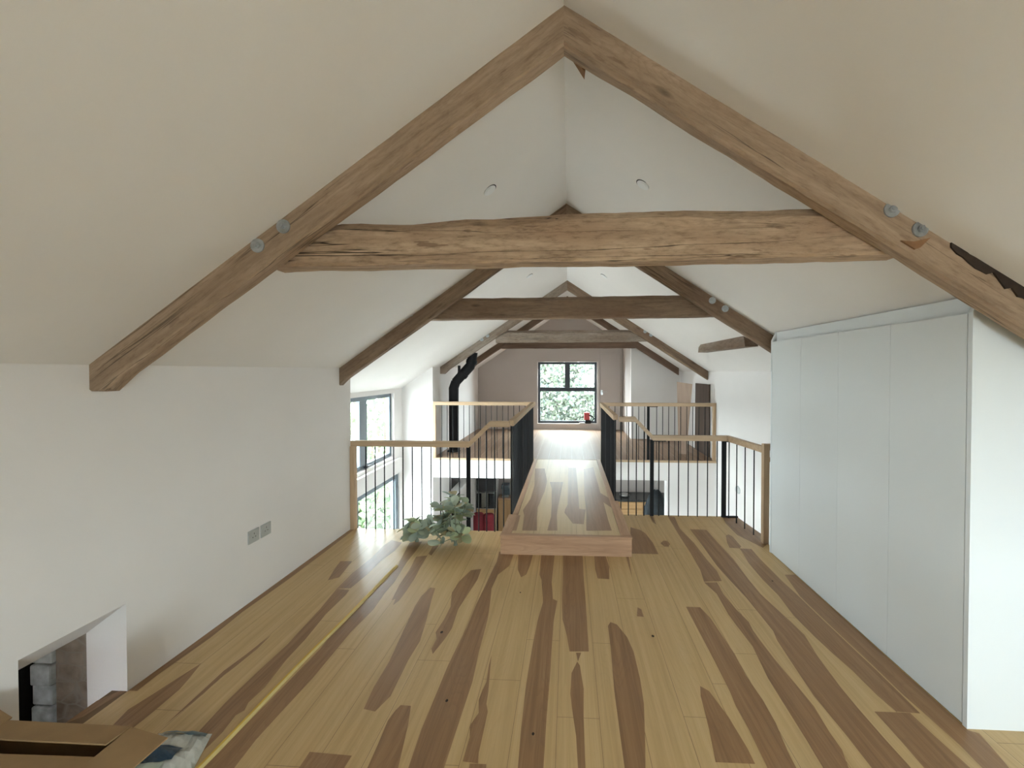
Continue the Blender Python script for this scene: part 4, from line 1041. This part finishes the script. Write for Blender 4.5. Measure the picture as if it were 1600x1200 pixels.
o = obj('tea_towel', bm, 'towel', smooth=True); tag(o, 'cream tea towel hanging from the handle of the black oven', 'towel')
# tall dark glass unit on the kitchen side wall, with a white shelf
o = thing('glass_cabinet', 'tall dark glass-fronted cabinet on the left kitchen wall', 'cabinet', (-2.2, 7.62, -2.4))
bm = bmesh.new(); box(bm, -2.239, -2.205, 7.30, 7.98, -2.4, -0.22, bev=0.004); obj('body', bm, 'white', o)
bm = bmesh.new(); box(bm, -2.2045, -2.198, 7.35, 7.93, -2.3, -0.27); obj('glass_door', bm, 'blackgloss', o)
bm = bmesh.new(); box(bm, -2.197, -2.03, 7.0, 8.35, -0.66, -0.62, bev=0.004)
o = obj('shelf', bm, 'white'); tag(o, 'thin white shelf across the dark kitchen cabinet', 'shelf')
# oak side cabinet with a coffee machine
sc = thing('side_cabinet', 'oak side cabinet to the right of the black oven', 'cabinet', (-1.5, 9.5, -2.4))
bm = bmesh.new(); box(bm, -1.69, -1.25, 9.45, 9.745, -2.4, -1.49, bev=0.004); obj('body', bm, 'cabwood', sc, grain=(0, 0, 1))
bm = bmesh.new(); box(bm, -1.695, -1.245, 9.43, 9.745, -1.489, -1.46, bev=0.004); obj('top', bm, 'deckboard', sc, grain=(1, 0, 0))
bm = bmesh.new(); box(bm, -1.68, -1.475, 9.43, 9.449, -2.3, -1.50, bev=0.003); obj('door', bm, 'cabwood', sc, grain=(0, 0, 1))
bm = bmesh.new(); box(bm, -1.465, -1.26, 9.43, 9.449, -2.3, -1.50, bev=0.003); obj('door', bm, 'cabwood', sc, grain=(0, 0, 1))
cm = thing('coffee_machine', 'small grey coffee machine on the oak side cabinet', 'appliance', (-1.50, 9.6, -1.459))
bm = bmesh.new(); box(bm, -1.62, -1.44, 9.62, 9.74, -1.459, -1.16, bev=0.01); box(bm, -1.62, -1.44, 9.50, 9.62, -1.26, -1.16, bev=0.01); obj('body', bm, 'blueframe', cm)
bm = bmesh.new(); box(bm, -1.61, -1.45, 9.50, 9.615, -1.4585, -1.43, bev=0.004); obj('drip_tray', bm, 'steel', cm)
# red chair
rc = thing('armchair', 'dark red upholstered high-back chair in the kitchen below', 'chair', (-1.75, 8.2, -2.4))
def cushion(x0, x1, y0, y1, z0, z1, b):
    bm = bmesh.new(); box(bm, x0, x1, y0, y1, z0, z1); bmesh.ops.bevel(bm, geom=list(bm.edges), offset=b, segments=4, affect='EDGES', profile=0.5); return bm
obj('seat', cushion(-2.02, -1.50, 8.0, 8.42, -2.02, -1.90, 0.04), 'red', rc, smooth=True)
obj('backrest', cushion(-1.97, -1.745, 8.05, 8.18, -1.93, -1.33, 0.06), 'red', rc, smooth=True)
obj('backrest', cushion(-1.752, -1.53, 8.05, 8.18, -1.93, -1.34, 0.06), 'red', rc, smooth=True)
for x in (-1.98, -1.54):
    for y in (8.05, 8.37):
        bm = bmesh.new(); cyl(bm, (x, y, -2.4), (x, y, -2.01), 0.016, 0.022, n=10); obj('leg', bm, 'cabwood', rc, grain=(0, 0, 1))
# counter under the right-hand opening
kc = thing('kitchen_counter', 'oak kitchen counter with dark glossy worktop below the gallery', 'counter', (1.4, 9.45, -2.4))
bm = bmesh.new(); box(bm, 0.55, 2.30, 9.18, 9.745, -2.4, -1.395, bev=0.003); obj('cabinet', bm, 'cabwood', kc, grain=(1, 0, 0))
bm = bmesh.new(); box(bm, 0.53, 2.32, 9.14, 9.746, -1.394, -1.35, bev=0.004); obj('worktop', bm, 'worktop', kc)
for a, b_ in ((0.56, 1.13), (1.14, 1.71), (1.72, 2.29)):
    bm = bmesh.new(); box(bm, a, b_, 9.158, 9.179, -1.56, -1.41, bev=0.003); obj('drawer', bm, 'cabwood', kc, grain=(1, 0, 0))
    bm = bmesh.new(); box(bm, a, b_, 9.158, 9.179, -2.32, -1.575, bev=0.003); obj('drawer', bm, 'cabwood', kc, grain=(1, 0, 0))
bm = bmesh.new(); bmesh.ops.create_uvsphere(bm, u_segments=20, v_segments=10, radius=1)  # steel bowl added to give the worktop a glint
for v in bm.verts: v.co = Vector((1.33 + v.co.x * 0.12, 9.42 + v.co.y * 0.12, -1.35 + max(0, (v.co.z + 1)) * 0.035))
bmesh.ops.remove_doubles(bm, verts=bm.verts, dist=1e-5)
o = obj('bowl', bm, 'steel', smooth=True); tag(o, 'small shiny steel bowl added for a glint on the dark worktop', 'bowl')
# coat hanging at the edge of the opening
ct = thing('coat', 'black and blue-grey coat hanging beside the opening below the gallery', 'coat', (1.47, 6.75, -1.5))
bm = bmesh.new(); rings = []
for j in range(19):
    t = j / 18; z = -0.40 - 1.15 * t
    w = 0.055 + 0.125 * min(1, t * 3.2) ** 0.6 + 0.02 * t; dp = 0.04 + 0.05 * min(1, t * 4)
    ring = []
    for k in range(26):
        a = 2 * math.pi * k / 26
        f = 1 + 0.13 * math.sin(a * 7 + t * 2.0) * min(1, t * 3) + 0.10 * noise.noise(Vector((math.cos(a) * 2, math.sin(a) * 2, t * 5)))
        ring.append(bm.verts.new((1.475 + math.cos(a) * w * f, 6.74 + math.sin(a) * dp * f, z)))
    rings.append(ring)
for a, b in zip(rings, rings[1:]):
    for k in range(26): bm.faces.new((a[k], a[(k + 1) % 26], b[(k + 1) % 26], b[k]))
bm.faces.new(rings[0][::-1]); bm.faces.new(rings[-1])
obj('cloth', bm, 'coat', ct, smooth=True)
bm = bmesh.new(); tube(bm, [(1.475, 6.74, -0.41), (1.475, 6.74, -0.30), (1.50, 6.74, -0.24), (1.475, 6.74, -0.17)], 0.006, 8); obj('hook', bm, 'steel', ct)

# ------------------------------------------------------------------ outdoors
bm = B(-30, 30, -30, 40, -2.75, -2.55); g = obj('ground', bm, 'grass'); g['kind'] = 'structure'
def shrub(label, cx, cy, rx, ry, z0, z1, n, seed, cols, ls=0.16):
    rg = random.Random(seed)
    root = thing('garden_shrub', label, 'shrub', (cx, cy, -2.55), 'leafy shrubs outside the windows')
    bm = bmesh.new(); lay = bm.verts.layers.float_color.new('tone')
    for k in range(n):
        while True:
            p = Vector((rg.uniform(-1, 1), rg.uniform(-1, 1), rg.uniform(-1, 1)))
            if 0.25 < p.length < 1: break
        lump = 1 + 0.25 * noise.noise(p * 2.2 + Vector((seed, 0, 0)))
        q = Vector((cx + p.x * rx * lump, cy + p.y * ry * lump, (z0 + z1) / 2 + p.z * (z1 - z0) / 2 * lump))
        d_ = Vector((rg.gauss(0, 1), rg.gauss(0, 1), rg.gauss(0, 1) - 0.3)).normalized(); u = d_.cross(Vector((rg.gauss(0, 1), rg.gauss(0, 1), rg.gauss(0, 1)))).normalized()
        L_ = ls * rg.uniform(0.6, 1.5); W = L_ * rg.uniform(0.25, 0.45)
        vs = [bm.verts.new(q), bm.verts.new(q + d_ * L_ * 0.5 + u * W), bm.verts.new(q + d_ * L_), bm.verts.new(q + d_ * L_ * 0.5 - u * W)]
        c = rg.choice(cols); b_ = rg.uniform(0.6, 1.35)
        for v in vs: v[lay] = (c[0] * b_, c[1] * b_, c[2] * b_, 1)
        bm.faces.new(vs)
    obj('foliage', bm, 'hedge', root, fixn=False)
    bm = bmesh.new()
    for k in range(5):
        a = k * 1.3; tube(bm, [(cx + 0.1 * math.cos(a), cy + 0.1 * math.sin(a), -2.55), (cx + rx * .3 * math.cos(a), cy + ry * .3 * math.sin(a), (z0 + z1) / 2), (cx + rx * .6 * math.cos(a), cy + ry * .6 * math.sin(a), z1 - 0.3)], 0.035, 7)
    obj('branches', bm, 'bark', root)
G1 = [(0.138, 0.179, 0.126), (0.191, 0.226, 0.156), (0.234, 0.254, 0.213), (0.108, 0.137, 0.121), (0.286, 0.290, 0.249)]
G2 = [(0.120, 0.196, 0.082), (0.094, 0.152, 0.075), (0.176, 0.215, 0.119)]
shrub('tall dense green shrub filling the left of the end window view', -1.35, 13.4, 1.3, 1.0, -2.3, 3.1, 8500, 31, G1, 0.13)
shrub('tall grey-green shrub seen through the right of the end window', 1.35, 13.2, 1.3, 1.0, -2.3, 2.8, 8500, 32, G1, 0.13)
shrub('broad pale green shrub behind, in the middle of the end window view', 0.0, 16.0, 2.6, 1.2, -2.3, 3.3, 11000, 35, G1, 0.17)
shrub('tall bright green shrub outside the upper bay window', -5.0, 10.6, 1.3, 1.5, -2.3, 2.2, 2600, 33, G2)
shrub('low green shrub outside the lower bay window', -4.3, 8.0, 0.7, 1.0, -2.4, -0.6, 1800, 34, G2)
